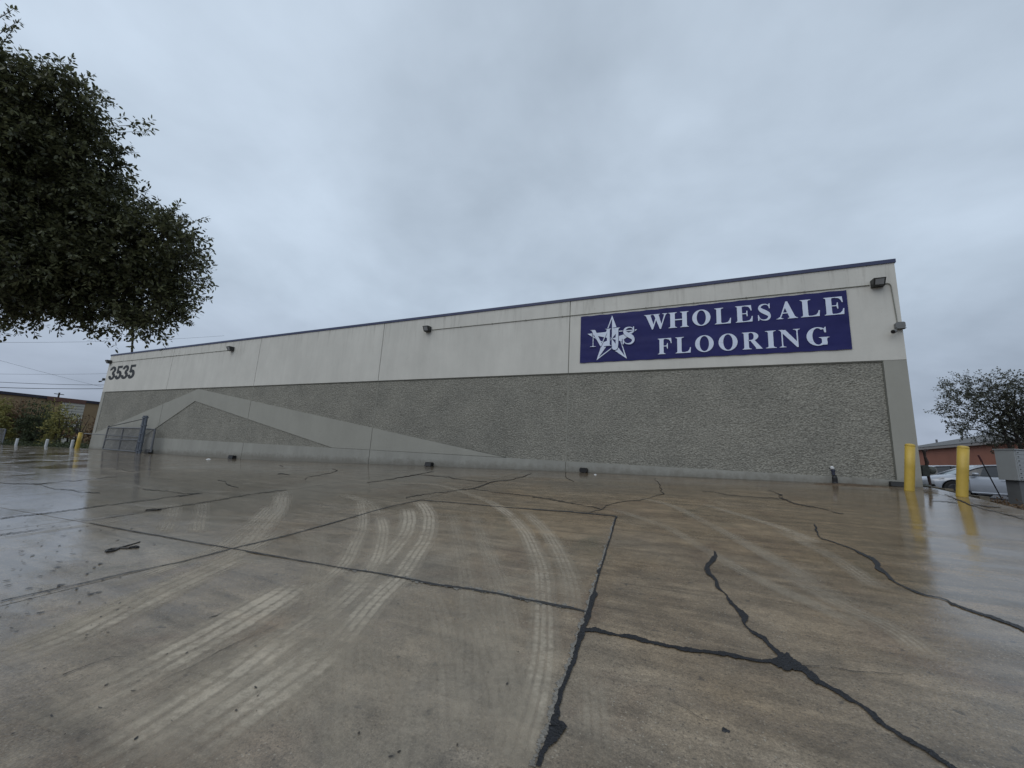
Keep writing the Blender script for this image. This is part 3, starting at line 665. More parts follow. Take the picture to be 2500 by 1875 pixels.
GL = {
 'W': [((.06,.975),(.27,.975),(.415,.25),(.335,0))]+[((.335,0),(.38,.0),(.545,.74),(.50,.80))]+[((.42,.975),(.62,.975),(.755,.25),(.675,0))]+[((.675,0),(.72,.0),(.935,.975),(.875,.975))]
      +bracket(0,.34,.08,.26,1,-1)+bracket(.36,.68,.44,.60,1,-1)+bracket(.78,1,.87,.93,1,-1),
 'H': stem(0,.42,.09,.32)+stem(.58,1,.68,.91)+R4(.3,.475,.7,.54),
 'O': arcstrip(.5,.5,(.5,.515),(.25,.465),0,360,36),
 'L': stem(0,.56,.12,.40)+R4(.3,0,.85,.05)+termE(False),
 'E': stem(0,.5,.10,.39)+R4(.3,.955,.85,1)+R4(.3,0,.85,.05)+termE(False)+[tuple((x*.955, z) for x, z in termE(True)[0])]+R4(.36,.48,.66,.53)+[((.62,.50),(.66,.33),(.705,.33),(.705,.68),(.66,.68),(.62,.52))],
 'F': stem(0,.55,.12,.42)+R4(.3,.955,.85,1)+termE(True)+R4(.36,.48,.66,.53)+[((.62,.50),(.68,.33),(.725,.33),(.725,.68),(.68,.68),(.62,.52))],
 'S': stroke([(.86,.76),(.74,.92),(.50,.965),(.26,.90),(.17,.75),(.30,.61),(.55,.49),(.78,.36),(.84,.20),(.70,.06),(.46,.025),(.22,.09),(.08,.30)], [.02,.045,.06,.12,.2,.25,.27,.24,.18,.11,.06,.045,.02])
      +[((.84,.70),(.90,.70),(.90,1.0),(.86,1.0),(.80,.93))]+[((.03,.0),(.08,.0),(.14,.07),(.09,.34),(.03,.34))],
 'A': [((.15,.03),(.205,.03),(.52,.88),(.47,1.0))]+[((.47,1.01),(.56,1.01),(.90,.03),(.63,.03),(.40,.74))]+R4(.26,.31,.70,.365)+bracket(0,.33,.13,.21,0,1)+bracket(.53,1,.64,.89,0,1),
 'R': stem(0,.46,.09,.33)+[p for p in arcstrip(.46,.745,(.36,.255),(.13,.205),-90,90,14)]+R4(.3,.955,.47,1)+R4(.3,.49,.47,.54)+[((.40,.52),(.62,.52),(.98,.03),(.70,.03))]+[((.66,.0),(1.0,0),(1.0,.025),(.93,.05),(.70,.05))],
 'I': stem(0,1,.26,.74),
 'N': R4(.12,.02,.18,.95)+R4(.83,.02,.89,.98)+[((.03,.985),(.32,.985),(.89,.22),(.89,-.02),(.82,-.02),(.10,.90))]+bracket(0,.32,.12,.18,0,1)+bracket(.68,1,.83,.89,1,-1)+[((0,.975),(.2,.975),(.2,1),(0,1))],
 'G': [p for p in arcstrip(.50,.5,(.50,.515),(.24,.46),52,318,30)]+R4(.66,.03,.89,.43)+bracket(.54,1.0,.66,.89,.45,-1)+[((.80,.70),(.87,.70),(.87,1.0),(.83,1.0),(.76,.90))]+[((.62,.03),(.90,.12),(.90,.2),(.66,.1))],
 'M': R4(.13,.02,.16,.95)+R4(.80,.02,.93,.98)+[((.05,.985),(.24,.985),(.56,.14),(.50,0))]+[((.50,0),(.535,.0),(.86,.95),(.82,.98))]+bracket(0,.28,.13,.16,0,1,.03)+bracket(.66,1,.80,.93,0,1,.03)+bracket(.72,1,.80,.93,1,-1,.03)+bracket(0,.2,.1,.16,1,-1,.02),
 'J': R4(.50,.22,.80,.96)+bracket(.22,1.0,.50,.80,1,-1,.03)+stroke([(.65,.26),(.62,.12),(.42,.03),(.20,.05),(.10,.15)],[.30,.24,.10,.07,.14]),
 '3': arcstrip(.46,.735,(.52,.268),(.13,.095),-100,186,24)+arcstrip(.46,.27,(.56,.275),(.15,.10),-188,100,24),
 '5': R4(.13,.83,.95,1)+R4(.10,.46,.40,.99)+arcstrip(.46,.325,(.56,.33),(.15,.13),-172,142,26),
}
def glyph(ch, x0, x1, z0, z1, y, m, parent, name='letter', dy=.0004, th=.003):
    g = MB()
    for k, poly in enumerate(GL[ch]):
        pts = [(x0+(x1-x0)*u, z0+(z1-z0)*v) for u, v in poly]
        g.prism(pts, y-(k % 9)*dy-.001, y+th)
    return g.build(name, m, parent)
num = thing('house_number', (-36.3, YW, 3.84+EYE), 'large charcoal street number 3535 painted high on the left end of the wall', 'sign')
for k, ch in enumerate('3535'):
    glyph(ch, -38.16+k*.915, -37.32+k*.915, 3.84+EYE, 4.82+EYE, YW-.012, M_digit, num, 'digit', .0003, .004)

# ------------------------------------------------------------------ banner
bx0, bx1, bz0, bz1 = -3.63, 3.775, 3.32+EYE, 5.0+EYE
ban = thing('banner', (0, YW, bz0), 'navy vinyl banner with star logo and white WHOLESALE FLOORING lettering on the cream wall', 'banner')
X, Z = np.meshgrid(np.linspace(bx0, bx1, 150), np.linspace(bz0, bz1, 40))
wr_ = field(150, 40, 9, 1.6, 9)*.0035+field(150, 40, 3, 2, 10)*.0012
edgez = np.sin((X-bx0)/.53*2*math.pi)*.006
Zd = Z+np.where(Z > bz1-.03, edgez-.004, 0)+np.where(Z < bz0+.03, -edgez*.8, 0)
Y = YW-.032-np.clip(wr_, -.009, .009)
V = np.stack([X, Y, Zd], -1).reshape(-1, 3); k_ = 150; i_ = np.arange(39*k_).reshape(39, k_)[:, :-1].ravel()
F = np.stack([i_, i_+1, i_+k_+1, i_+k_], -1)
mesh_obj('sheet', V, F, M_banner, ban, True)
YL = YW-.046
for ch, a, b_ in (('W',-1.50,-.79),('H',-.76,-.17),('O',-.07,.44),('L',.55,.99),('E',1.11,1.55),('S',1.67,2.02),('A',2.13,2.64),('L',2.71,3.15),('E',3.25,3.69)):
    glyph(ch, a, b_, 4.31+EYE, 4.82+EYE, YL, M_letter, ban)
for ch, a, b_ in (('F',-1.09,-.68),('L',-.57,-.13),('O',-.01,.50),('O',.63,1.13),('R',1.25,1.75),('I',1.83,2.09),('N',2.16,2.66),('G',2.80,3.31)):
    glyph(ch, a, b_, 3.47+EYE, 3.985+EYE, YL, M_letter, ban)
sc_, tips = (-2.545, 4.10+EYE), [(-2.54, 4.93+EYE), (-1.72, 4.36+EYE), (-2.05, 3.38+EYE), (-3.05, 3.38+EYE), (-3.38, 4.34+EYE)]
inn = [((tips[i][0]+tips[(i+1) % 5][0])/2, (tips[i][1]+tips[(i+1) % 5][1])/2) for i in range(5)]
inn = [(sc_[0]+(p[0]-sc_[0])*.475, sc_[1]+(p[1]-sc_[1])*.475) for p in inn]
S_ = MB(); kk = 0
def lerp(a, b_, t): return (a[0]+(b_[0]-a[0])*t, a[1]+(b_[1]-a[1])*t)
for i in range(5):
    tp, cw, cc = tips[i], inn[i], inn[i-1]
    S_.prism([sc_, tp, cw], YL-.0003*kk, YL+.003); kk += 1
    a2, b2 = lerp(tp, sc_, .14), lerp(cc, sc_, .10)
    S_.prism([tp, cc, b2, a2], YL-.0003*kk, YL+.003); kk += 1
S_.build('star', M_letter, ban)
for ch, a, b_, z0, z1 in (('M',-3.28,-2.56,3.86,4.46),('J',-2.56,-2.27,3.72,4.47),('S',-2.20,-1.78,3.87,4.47)):
    glyph(ch, a-.024, b_+.024, z0+EYE-.022, z1+EYE+.022, YL-.006, M_banner, ban, 'letter_outline')
    glyph(ch, a, b_, z0+EYE, z1+EYE, YL-.011, M_letter, ban)
gm = MB().lathe([(.022, 0), (.024, .004), (.012, .006)], (0, 0, 0), 10)
gpos = [(bx0+.05+k*(bx1-bx0-.1)/14, z) for k in range(15) for z in (bz0+.03, bz1-.035)]+[(x, bz0+.03+k*(bz1-bz0)/4) for k in (1, 2, 3) for x in (bx0+.03, bx1-.03)]
g0 = None
for x, z in gpos:
    if g0 is None:
        g0 = gm.build('grommet', M_camgrey, ban); o = g0
    else: o = g0.copy(); COL.objects.link(o)
    o.rotation_euler = (math.pi/2, 0, 0); o.location = Vector((x, YW-.044, z))-ORG[ban]

# ------------------------------------------------------------------ wall lights, conduits, cameras
def flood(x, z, w, h, label, tilt=.25):
    t_ = thing('wall_light', (x, YW-.01, z), label, 'wall light', 'bronze flood lights along the top of the wall')
    d = .30*w/.35
    y0, y1 = YW-.045-d, YW-.012
    # tapered housing: deep at the top, sloping glass front
    hx = w/2
    b_ = MB()
    vs_ = [(x-hx, y1, z-h/2), (x+hx, y1, z-h/2), (x+hx, y1, z+h/2), (x-hx, y1, z+h/2), (x-hx*.92, y0+d*.45, z-h/2), (x+hx*.92, y0+d*.45, z-h/2), (x+hx*.97, y0, z+h/2-.02), (x-hx*.97, y0, z+h/2-.02)]
    b_.add(vs_, [(0,3,2,1), (4,5,6,7), (0,1,5,4), (1,2,6,5), (2,3,7,6), (3,0,4,7)])
    b_.box((x-.05, YW-.012, z-.06), (x+.05, YW-.004, z+.06))
    b_.build('housing', M_bronze, t_)
    f = MB(); n_ = Vector((0, -(h-.02), -d*.45)).normalized()*.006
    c_ = [Vector(vs_[i]) for i in (4, 5, 6, 7)]; mid = sum(c_, Vector())/4; q_ = [mid+(v-mid)*.74+n_ for v in c_]
    f.add([tuple(v) for v in q_]+[tuple(v-n_*1.5) for v in q_], [(0,1,2,3), (0,4,5,1), (1,5,6,2), (2,6,7,3), (3,7,4,0)]); f.build('lens', M_glass, t_)
    r_ = MB()
    for i in range(4): r_.tube([mid+(c_[i]-mid)*.9+n_, mid+(c_[(i+1) % 4]-mid)*.9+n_], .012*w/.3, 6)
    r_.build('door_frame', M_bronze, t_)
flood(4.43, 5.08+EYE, .26, .2, 'largest bronze flood light at the top right corner of the wall')
flood(-10.22, 5.115+EYE, .27, .22, 'bronze flood light left of the banner on the cream wall')
flood(-23.9, 5.17+EYE, .29, .24, 'bronze flood light above the peak of the chevron')
flood(-38.4, 5.17+EYE, .30, .24, 'bronze flood light above the number 3535 at the left corner')
def pipe(pts, label, r=.012):
    m_ = MB(); m_.tube([(x, YW-.022, z) for x, z in pts], r, 8)
    for (x0, z0), (x1, z1) in zip(pts[:-1], pts[1:]):
        L = math.hypot(x1-x0, z1-z0); n = int(L/1.5)
        for k in range(1, n+1):
            x, z = x0+(x1-x0)*k/(n+1), z0+(z1-z0)*k/(n+1); m_.box((x-.02, YW-.036, z-.022), (x+.02, YW-.007, z+.022))
    o = solo(m_.build('conduit', M_conduit), (pts[0][0], YW-.022, pts[0][1])); tag(o, label, 'conduit')
pipe([(-10.05, 5.09+EYE), (4.28, 5.07+EYE)], 'thin painted conduit running right above the banner')
pipe([(-38.2, 5.15+EYE), (-24.08, 5.13+EYE)], 'thin painted conduit above the number at the left end')
pipe([(4.58, 5.07+EYE), (4.655, 5.065+EYE), (4.69, 5.045+EYE), (4.71, 5.0+EYE), (4.745, 3.97+EYE)], 'short conduit bending down from the corner light to the camera box')
def camera_unit(x, z, label, side=1):
    t_ = thing('security_camera', (x, YW, z), label, 'security camera')
    b_ = MB(); b_.box((x-.095, YW-.12, z-.075), (x+.095, YW-.007, z+.085), bev=.025); b_.box((x-.10, YW-.128, z-.088), (x+.10, YW-.006, z-.074)); b_.build('junction_box', M_camgrey if side > 0 else M_bronze, t_)
    MB().tube([(x-.06, YW-.07, z-.085), (x-.09, YW-.1, z-.13), (x-.15, YW-.14, z-.17)], .016, 8).build('arm', M_conduit, t_)
    c_ = MB(); a = Vector((x-.10, YW-.08, z-.13)); d = Vector((-.55, -.75, -.35)).normalized()
    c_.tube([a+d*.02, a+d*.05, a+d*.17, a+d*.18], [.03, .045, .052, .048], 14); c_.build('camera_body', M_camgrey if side > 0 else M_bronze, t_)
    MB().tube([a+d*.181, a+d*.186], [.042, .042], 14).build('camera_lens', M_blackp, t_)
camera_unit(4.77, 3.87+EYE, 'grey bullet camera under its box at the right corner of the wall')
camera_unit(-38.74, 3.90+EYE, 'small dark camera on the left corner beside the number 3535', -1)

# ------------------------------------------------------------------ bait boxes, standpipe, litter
def bait(px, py, w, h, label, rnd=False, d=.2):
    g_ = G(px, py+1.5); x = g_.x; z = float(H(x, 12.87))+EYE+.002; y1 = YW-.02; y0 = y1-d
    m_ = MB()
    if rnd: m_.box((x-w/2, y0, z), (x+w/2, y1, z+h), bev=h*.22)
    else:
        m_.add([(x-w/2,y0,z),(x+w/2,y0,z),(x+w/2,y1,z),(x-w/2,y1,z),(x-w/2+.01,y0+.03,z+h),(x+w/2-.01,y0+.03,z+h),(x+w/2-.01,y1,z+h),(x-w/2+.01,y1,z+h)], [(3,2,1,0),(4,5,6,7),(0,1,5,4),(1,2,6,5),(2,3,7,6),(3,0,4,7)])
    t_ = thing('bait_station', (x, y1, z), label, 'bait station', 'black bait stations at the wall foot')
    m_.build('box', M_blackp, t_)
    MB().box((x-w/2+.012, y0+.028, z+h), (x+w/2-.012, y1-.01, z+h+.008)).build('lid', M_blackp, t_)
bait(366, 1104, .5, .20, 'black bait station by the foot of the mesh fence post')
bait(549, 1119, .38, .16, 'black bait station left of the second wall joint')
bait(1047, 1137, .29, .15, 'black bait station at the wall foot below the chevron tail')
bait(1416, 1155, .235, .14, 'rounded black bait station right of the wall joint nearest the banner', True)
bait(2194, 1186, .30, .10, 'long low black bait station beside the yellow bollard', False, .15)
sx_, sy_ = 3.10, 12.78; sz_ = float(H(sx_, sy_))+EYE
sp_ = thing('standpipe', (sx_, sy_, sz_), 'short black standpipe with a silver cap in front of the wall', 'standpipe')
MB().lathe([(.062, 0), (.066, .02), (.058, .05), (.058, .16), (.045, .19), (.045, .22)], (sx_, sy_, sz_), 16).build('body', M_blackp, sp_)
MB().lathe([(.036, .22), (.036, .30), (.05, .305), (.05, .35), (.036, .36)], (sx_-.02, sy_, sz_), 16).build('coupling', mat('dull_blue_steel', (.05, .055, .08), .4, metal=.5), sp_)
MB().lathe([(.034, .36), (.045, .375), (.045, .41), (.025, .435), (.01, .44)], (sx_-.035, sy_, sz_), 16).build('cap', M_white, sp_)
MB().tube([(sx_-.035, sy_, sz_+.38), (sx_-.10, sy_-.02, sz_+.385)], .014, 8).build('valve_handle', M_blackp, sp_)
def lump(name, cx_, cy_, rx, ry, h, m_, label, cat, seed, kind=None):
    r = np.random.default_rng(seed); n = 22; V = []; F = []
    for j in range(7):
        for i in range(n):
            t = 2*math.pi*i/n; k = j/6; w = (1+.25*math.sin(3*t+seed)+.12*math.sin(7*t))
            x = cx_+rx*k*w*math.cos(t); y = min(cy_+ry*k*w*math.sin(t), YW-.005)
            V.append((x, y, float(H(x, y))+EYE+.003+h*(1-k)**.6*(r.uniform(.4, 1)) if k < 1 else float(H(x, y))+EYE-.01))
    for j in range(6):
        for i in range(n): F.append((j*n+i, (j+1)*n+i, (j+1)*n+(i+1) % n, j*n+(i+1) % n))
    o = mesh_obj(name, np.array(V), F, m_, None, True); solo(o, (cx_, cy_, float(H(cx_, cy_))+EYE)); tag(o, label, cat, kind=kind); return o
lump('dirt_patch', 3.35, 12.66, .75, .24, .035, M_dirtpatch, 'brown washed-out dirt around the standpipe foot', 'dirt', 3)
lump('litter', -2.87, 12.3, .045, .03, .03, M_white, 'scrap of white litter right of the rounded bait station', 'litter', 5)
lump('litter', -22.2, 11.9, .14, .08, .05, M_white, 'scrap of white litter below the chevron left of the wall joint', 'litter', 6)
lump('oil_spot', *G(1771, 1784)[:2], .018, .015, .004, M_blackp, 'small round black spot on the foreground slab', 'stain', 8)

# ------------------------------------------------------------------ bollards
def bollard(x, y, h, r, m_, label, lean=0, group='yellow bollards'):
    z = float(H(x, y))+EYE
    t_ = thing('bollard', (x, y, z), label, 'bollard', group)
    b_ = MB(); b_.lathe([(r*1.02, -.05), (r*1.02, .01), (r, .03), (r, h*.5), (r, h-.05)], (x, y, z), 28); b_.build('sleeve', m_, t_, True)
    MB().lathe([(r*1.005, h-.05), (r*1.015, h-.045), (r*.995, h-.022), (r*.93, h-.006), (r*.8, h+.003), (r*.4, h+.012), (.004, h+.014)], (x, y, z), 28).build('cap', m_, t_, True)
    t_.rotation_euler = (0, lean, 0); return t_
bollard(4.23, 12.0, 1.035, .088, M_yellow, 'yellow bollard in front of the right corner of the wall', .105)
bollard(4.83, 11.43, 1.02, .088, M_yellow, 'yellow bollard nearest the silver car at the pavement edge', .125)
bollard(-39.05, 12.55, 1.10, .105, M_yellow, 'brighter of the two far yellow bollards left of the warehouse')
bollard(-39.55, 12.75, 1.08, .105, M_ydark, 'duller far yellow bollard standing half behind another')
for px_, lb in ((38, 'leftmost of the three short white posts before the brush'), (112, 'middle one of the three short white posts before the brush'), (175, 'white post nearest the yellow bollards before the brush')):
    x, y = WP(px_, 1089, 13.25)[0], 13.25; z = float(H(x, 12.9))+EYE-.06
    t_ = thing('white_post', (x, y, z), lb, 'post', 'short white posts at the far pavement edge')
    MB().lathe([(.085, 0), (.085, .62), (.078, .64), (.03, .65)], (x, y, z), 16).build('shaft', M_white, t_)

# ------------------------------------------------------------------ sliding gate
YG = 12.55
def gp(px, py, Y=YG): x, z = WP(px, py, Y); return Vector((x, Y, z))
gt = thing('mesh_gate', gp(250, 1097), 'grey chain-link gate with tube frame in front of the left end of the wall', 'gate')
TL, BL, TR, BR = gp(264.5, 1044), gp(251, 1096), gp(344, 1045.5), gp(334, 1103)
def bar(a, b_, r, name, par, m_=M_galv): MB().tube([a, b_], r, 8).build(name, m_, par)
bar(gp(266, 1039), BL, .045, 'frame_tube', gt); bar(TL, TR, .04, 'frame_tube', gt); bar(BL, BR, .04, 'frame_tube', gt); bar(TR, BR, .04, 'frame_tube', gt)
bar(gp(302, 1045), gp(289, 1100), .04, 'frame_tube', gt); bar(gp(256.5, 1072), gp(338, 1074), .035, 'mid_rail', gt); bar(gp(266, 1042), gp(349, 1023), .025, 'truss_rod', gt, M_bronze)
bar(gp(206, 1058.5), gp(342, 1067), .025, 'guide_cable', gt)
def chain(a, b_, c_, d, name, par, step=.15, r=.005):
    """diamond mesh inside the quad tl, tr, br, bl"""
    m_ = MB(); W_ = (b_-a).length; Hh = (d-a).length
    def P_(u, v): u /= W_; v /= Hh; return a*(1-u)*(1-v)+b_*u*(1-v)+c_*u*v+d*(1-u)*v
    k = -Hh
    while k < W_:
        for sg in (1, -1):
            pts = []
            u0, v0, u1, v1 = (k, 0, k+Hh, Hh) if sg > 0 else (k, Hh, k+Hh, 0)
            if u0 < 0: t = -u0/Hh; u0, v0 = 0, v0+(v1-v0)*t
            if u1 > W_: t = (W_-u0)/(u1-u0); u1, v1 = W_, v0+(v1-v0)*t
            p, q_ = P_(u0, v0), P_(u1, v1); m_.tube([p, q_], r, 3, cap=False)
        k += step
    o = m_.build(name, M_galv, par); o['kind'] = 'stuff'; return o
chain(TL, TR, BR, BL, 'chain_link', gt)
chain(TL+Vector((.03, .05, 0)), TR+Vector((.03, .05, 0)), BR+Vector((.03, .05, 0)), BL+Vector((.03, .05, 0)), 'chain_link', gt, .13)
fp = thing('mesh_fence', gp(367, 1105), 'short chain-link fence panel right of the blue-grey gate post', 'fence')
a, b_, c_, d = gp(356, 1047), gp(379, 1048.5), gp(368, 1104), gp(344, 1103)
bar(a, b_, .04, 'top_rail', fp); bar(gp(379, 1047), c_, .06, 'end_post', fp); chain(a, b_, c_, d, 'chain_link', fp, .09)
bp_ = G(338, 1107); ptop = gp(356, 1015, bp_.y); post = thing('gate_post', bp_, 'tall blue-grey steel gate post leaning before the wall', 'post')
for dx, mm in ((-.14, M_bluepost), (.12, M_bluepost)):
    MB().tube([bp_+Vector((dx, 0, -.05)), Vector((ptop.x+dx, bp_.y, ptop.z))], .075 if dx else .06, 10).build('post_tube', mm, post)
for t in (.08, .3, .52, .74, .95):
    c_ = bp_.lerp(ptop, t); MB().box((c_.x-.20, c_.y-.09, c_.z-.03), (c_.x+.18, c_.y+.09, c_.z+.03)).build('cross_plate', M_bluepost, post)
MB().tube([bp_+Vector((-.42, .0, .1)), bp_+Vector((-.36, 0, .9)), bp_+Vector((-.3, 0, 1.4))], .03, 8).build('hinge_rod', M_bluepost, post)

# ------------------------------------------------------------------ foliage
def leaf_mesh(name, tw_o, tw_d, tw_l, per, L, Wd, m_, parent, seed, droop=.3):
    """leaves set along twigs: each a folded pointed blade"""
    r = np.random.default_rng(seed); n = len(tw_o)
    o = np.repeat(tw_o, per, 0); d = np.repeat(tw_d, per, 0); l = np.repeat(tw_l, per)
    N = n*per; t = np.tile((np.arange(per)+.6)/per, n)+r.uniform(-.04, .04, N)
    base = o+d*(t*l)[:, None]
    side = r.standard_normal((N, 3)); side -= d*(side*d).sum(1)[:, None]; side /= np.linalg.norm(side, axis=1)[:, None]
    ax = d*.55+side*.8; ax[:, 2] -= droop*r.uniform(0, 1, N); ax /= np.linalg.norm(ax, axis=1)[:, None]
    up = r.standard_normal((N, 3))*.6+np.array([0, 0, 1.]); w = np.cross(ax, up); w /= np.linalg.norm(w, axis=1)[:, None]+1e-9
    nn = np.cross(w, ax); s = L*r.uniform(.65, 1.25, N)[:, None]; ws = s*Wd
    base = base+side*.01
    p0 = base; p1 = base+ax*s*.30+w*ws*.46+nn*s*.04; p2 = base+ax*s*.72+w*ws*.40+nn*s*.02; p3 = base+ax*s; p4 = base+ax*s*.72-w*ws*.40+nn*s*.02; p5 = base+ax*s*.30-w*ws*.46+nn*s*.04
    V = np.stack([p0, p1, p2, p3, p4, p5], 1).reshape(-1, 3)
    k = np.arange(N)*6; F = np.concatenate([np.stack([k, k+1, k+2, k+3], 1), np.stack([k, k+3, k+4, k+5], 1)])
    ob = mesh_obj(name, V, F, m_, parent)
    tint = np.clip(np.repeat(np.repeat(r.uniform(0, .7, n), per)+r.uniform(-.15, .3, N), 6), 0, 1)
    at = ob.data.attributes.new('tint', 'FLOAT', 'POINT'); at.data.foreach_set('value', tint.astype(np.float32))
    ob['kind'] = 'stuff'
    return ob
def twig_mesh(name, tw_o, tw_d, tw_l, r0, m_, parent):
    n = len(tw_o); a = np.cross(tw_d, [0, 0, 1.]); a /= np.linalg.norm(a, axis=1)[:, None]+1e-9; b_ = np.cross(tw_d, a)
    V = np.stack([tw_o+a*r0, tw_o-a*r0*.5+b_*r0*.87, tw_o-a*r0*.5-b_*r0*.87, tw_o+tw_d*tw_l[:, None]], 1).reshape(-1, 3)
    k = np.arange(n)*4; F = np.concatenate([np.stack([k, k+1, k+3], 1), np.stack([k+1, k+2, k+3], 1), np.stack([k+2, k, k+3], 1)])
    o = mesh_obj(name, V, F, m_, parent); o['kind'] = 'stuff'; return o
def sample_blobs(blobs, n, seed, shell=.55, outw=.9):
    """blobs: (centre, (rx, ry, rz)) -> twig origins and directions, denser near the skin"""
    r = np.random.default_rng(seed); vol = np.array([b_[1][0]*b_[1][1]*b_[1][2] for b_ in blobs])**.75; vol /= vol.sum()
    idx = r.choice(len(blobs), n, p=vol); C_ = np.array([list(blobs[i][0]) for i in range(len(blobs))])[idx]; R_ = np.array([blobs[i][1] for i in range(len(blobs))])[idx]
    u = r.standard_normal((n, 3)); u /= np.linalg.norm(u, axis=1)[:, None]
    rad = shell+(1-shell)*r.uniform(0, 1, n)**.7
    # clump the directions so gaps open between boughs
    ph = np.sin(u[:, 0]*7+idx)*np.sin(u[:, 1]*8+idx*2)*np.sin(u[:, 2]*6+1); rad *= (1+.12*ph)
    o = C_+u*R_*rad[:, None]; d = u*outw+r.standard_normal((n, 3))*.45; d /= np.linalg.norm(d, axis=1)[:, None]
    return o, d
def limb(m_, pts, r0, r1, n=8):
    k = len(pts); m_.tube(pts, [r0+(r1-r0)*i/(k-1) for i in range(k)], n)

# the near live oak, its trunk outside the frame on the left
def cv(px, py, dep): d = ray(px*2500/2212, py*2500/2212); return d*dep+Vector((0, 0, EYE))     # d has unit depth along the view axis
def rad(rp, dep): return rp*2500/2212*dep/F_PX
oak = thing('oak_tree', (-15.5, .5, float(H(-15.5, .5))+EYE-.1), 'huge dark live oak with small leathery leaves reaching in at the upper left', 'tree')
BL_ = []
for px, py, rp, dep in ((-130, 420, 235, 7.4), (-150, 300, 200, 6.8), (-120, 540, 165, 6.6), (112, 330, 112, 7.2), (60, 245, 100, 6.9), (95, 570, 118, 7.0), (0, 560, 130, 6.8), (205, 440, 78, 7.4), (0, 380, 150, 7.0),
                        (285, 548, 98, 7.6), (355, 528, 56, 7.5), (300, 645, 62, 7.5), (388, 592, 38, 7.6), (338, 506, 48, 7.8), (205, 580, 88, 7.6), (335, 650, 44, 7.4), (198, 350, 42, 7.4), (240, 510, 72, 7.5), (-10, 180, 60, 6.6), (378, 645, 30, 7.5), (150, 220, 50, 7.0), (240, 690, 36, 7.5), (140, 650, 50, 7.2), (320, 700, 26, 7.4)):
    r_ = rad(rp, dep); BL_.append((cv(px, py, dep), (r_, r_*1.0, r_)))
def by_blob(B_, dens, seed, shell=.35, outw=.8):
    O, D = [], []
    for i, (c_, R_) in enumerate(B_):
        n = int(dens*R_[0]**2); o, d = sample_blobs([(c_, R_)], n, seed+i, shell, outw); O.append(o); D.append(d)
    return np.concatenate(O), np.concatenate(D)
o_, d_ = by_blob(BL_, 1500, 20)
gate_ = np.sin(o_[:, 0]*5.1+1)*np.sin(o_[:, 1]*4.3)*np.sin(o_[:, 2]*5.7+2)+.5*np.sin(o_[:, 0]*11)*np.sin(o_[:, 2]*12+o_[:, 1]*9)
kp = gate_ < .10; o_, d_ = o_[kp], d_[kp]
l_ = rng.uniform(.16, .36, len(o_))
leaf_mesh('crown', o_, d_, l_, 9, .084, .44, M_leaf, oak, 21); twig_mesh('twigs', o_, d_, l_, .004, M_bark, oak)
# loose sprays beyond the outline
SP = [(285, 272, (1, .0), .45), (270, 330, (1, .1), .2), (180, 170, (.9, .6), .22), (150, 140, (.5, .9), .2), (15, 30, (.8, .2), .3), (0, 100, (.8, .5), .3), (440, 600, (1, .1), .2), (410, 670, (.9, -.2), .2), (90, 130, (.2, 1), .2), (220, 220, (.8, .5), .2), (275, 400, (1, .3), .15), (440, 540, (1, .3), .2), (262, 285, (1, .1), .5), (255, 320, (1, -.25), .28), (245, 395, (1, .2), .3), (300, 440, (1, .05), .3), (405, 515, (1, .02), .45), (430, 560, (1, -.2), .35), (425, 620, (1, -.15), .35), (430, 640, (.9, -.45), .3), (395, 690, (.7, -.5), .25), (380, 700, (.5, -.8), .22), (120, 190, (.4, 1), .3), (20, 60, (.6, .5), .3), (10, 90, (.6, .3), .35), (60, 160, (.6, .8), .2), (235, 260, (.7, .6), .25), (30, 700, (.1, -1), .25), (290, 720, (0, -1), .3), (180, 690, (.2, -1), .2), (340, 475, (.8, .5), .25), (420, 480, (1, .3), .3), (130, 715, (.1, -1), .15), (70, 715, (-.1, -1), .15)]
so, sd, sl = [], [], []
stems = MB()
def spray(c_, dd, L):
    n_ = max(5, int(L*16)); bend = Vector([random.uniform(-.25, .25) for _ in range(3)])*L
    P_ = [c_-dd*.35+bend*0+dd*(L+.35)*t+bend*t*t for t in (0, .25, .5, .75, 1)]
    stems.tube(P_, [.008, .006, .005, .004, .002], 4)
    for k in range(n_):
        t = .3+.7*k/n_; o = c_-dd*.35+dd*(L+.35)*t+bend*t*t; v_ = (dd*1.1+Vector([random.uniform(-.8, .8) for _ in range(3)])).normalized()
        so.append(o); sd.append(v_); sl.append(L*random.uniform(.2, .42)*(1.25-t*.6))
for px, py, (dx, dz), L in SP: spray(cv(px, py, 7.4), (CR*dx+CU*dz+CF*random.uniform(-.2, .2)).normalized(), L)
for k in range(150):
    c_, R_ = BL_[random.randrange(3, len(BL_))]
    dd = Vector([random.gauss(0, 1) for _ in range(3)]); dd -= CF*dd.dot(CF)*.7; dd.normalize(); spray(c_+dd*R_[0]*.9, (dd+Vector([random.uniform(-.5, .5) for _ in range(3)])).normalized(), random.uniform(.15, .42))
so, sd, sl = np.array([list(v) for v in so]), np.array([list(v) for v in sd]), np.array(sl)
leaf_mesh('outer_sprays', so, sd, sl, 7, .074, .42, M_leaf, oak, 23); o = stems.build('twigs', M_bark, oak); o['kind'] = 'stuff'
T = MB(); tb = Vector((-15.5, .5, float(H(-15.5, .5))+EYE-.2)); fork = tb+Vector((.3, .4, 2.3))
limb(T, [tb, tb+Vector((.05, .1, .5)), tb+Vector((.2, .2, 1.4)), fork], .36, .24, 12); T.build('trunk', M_bark, oak, True)
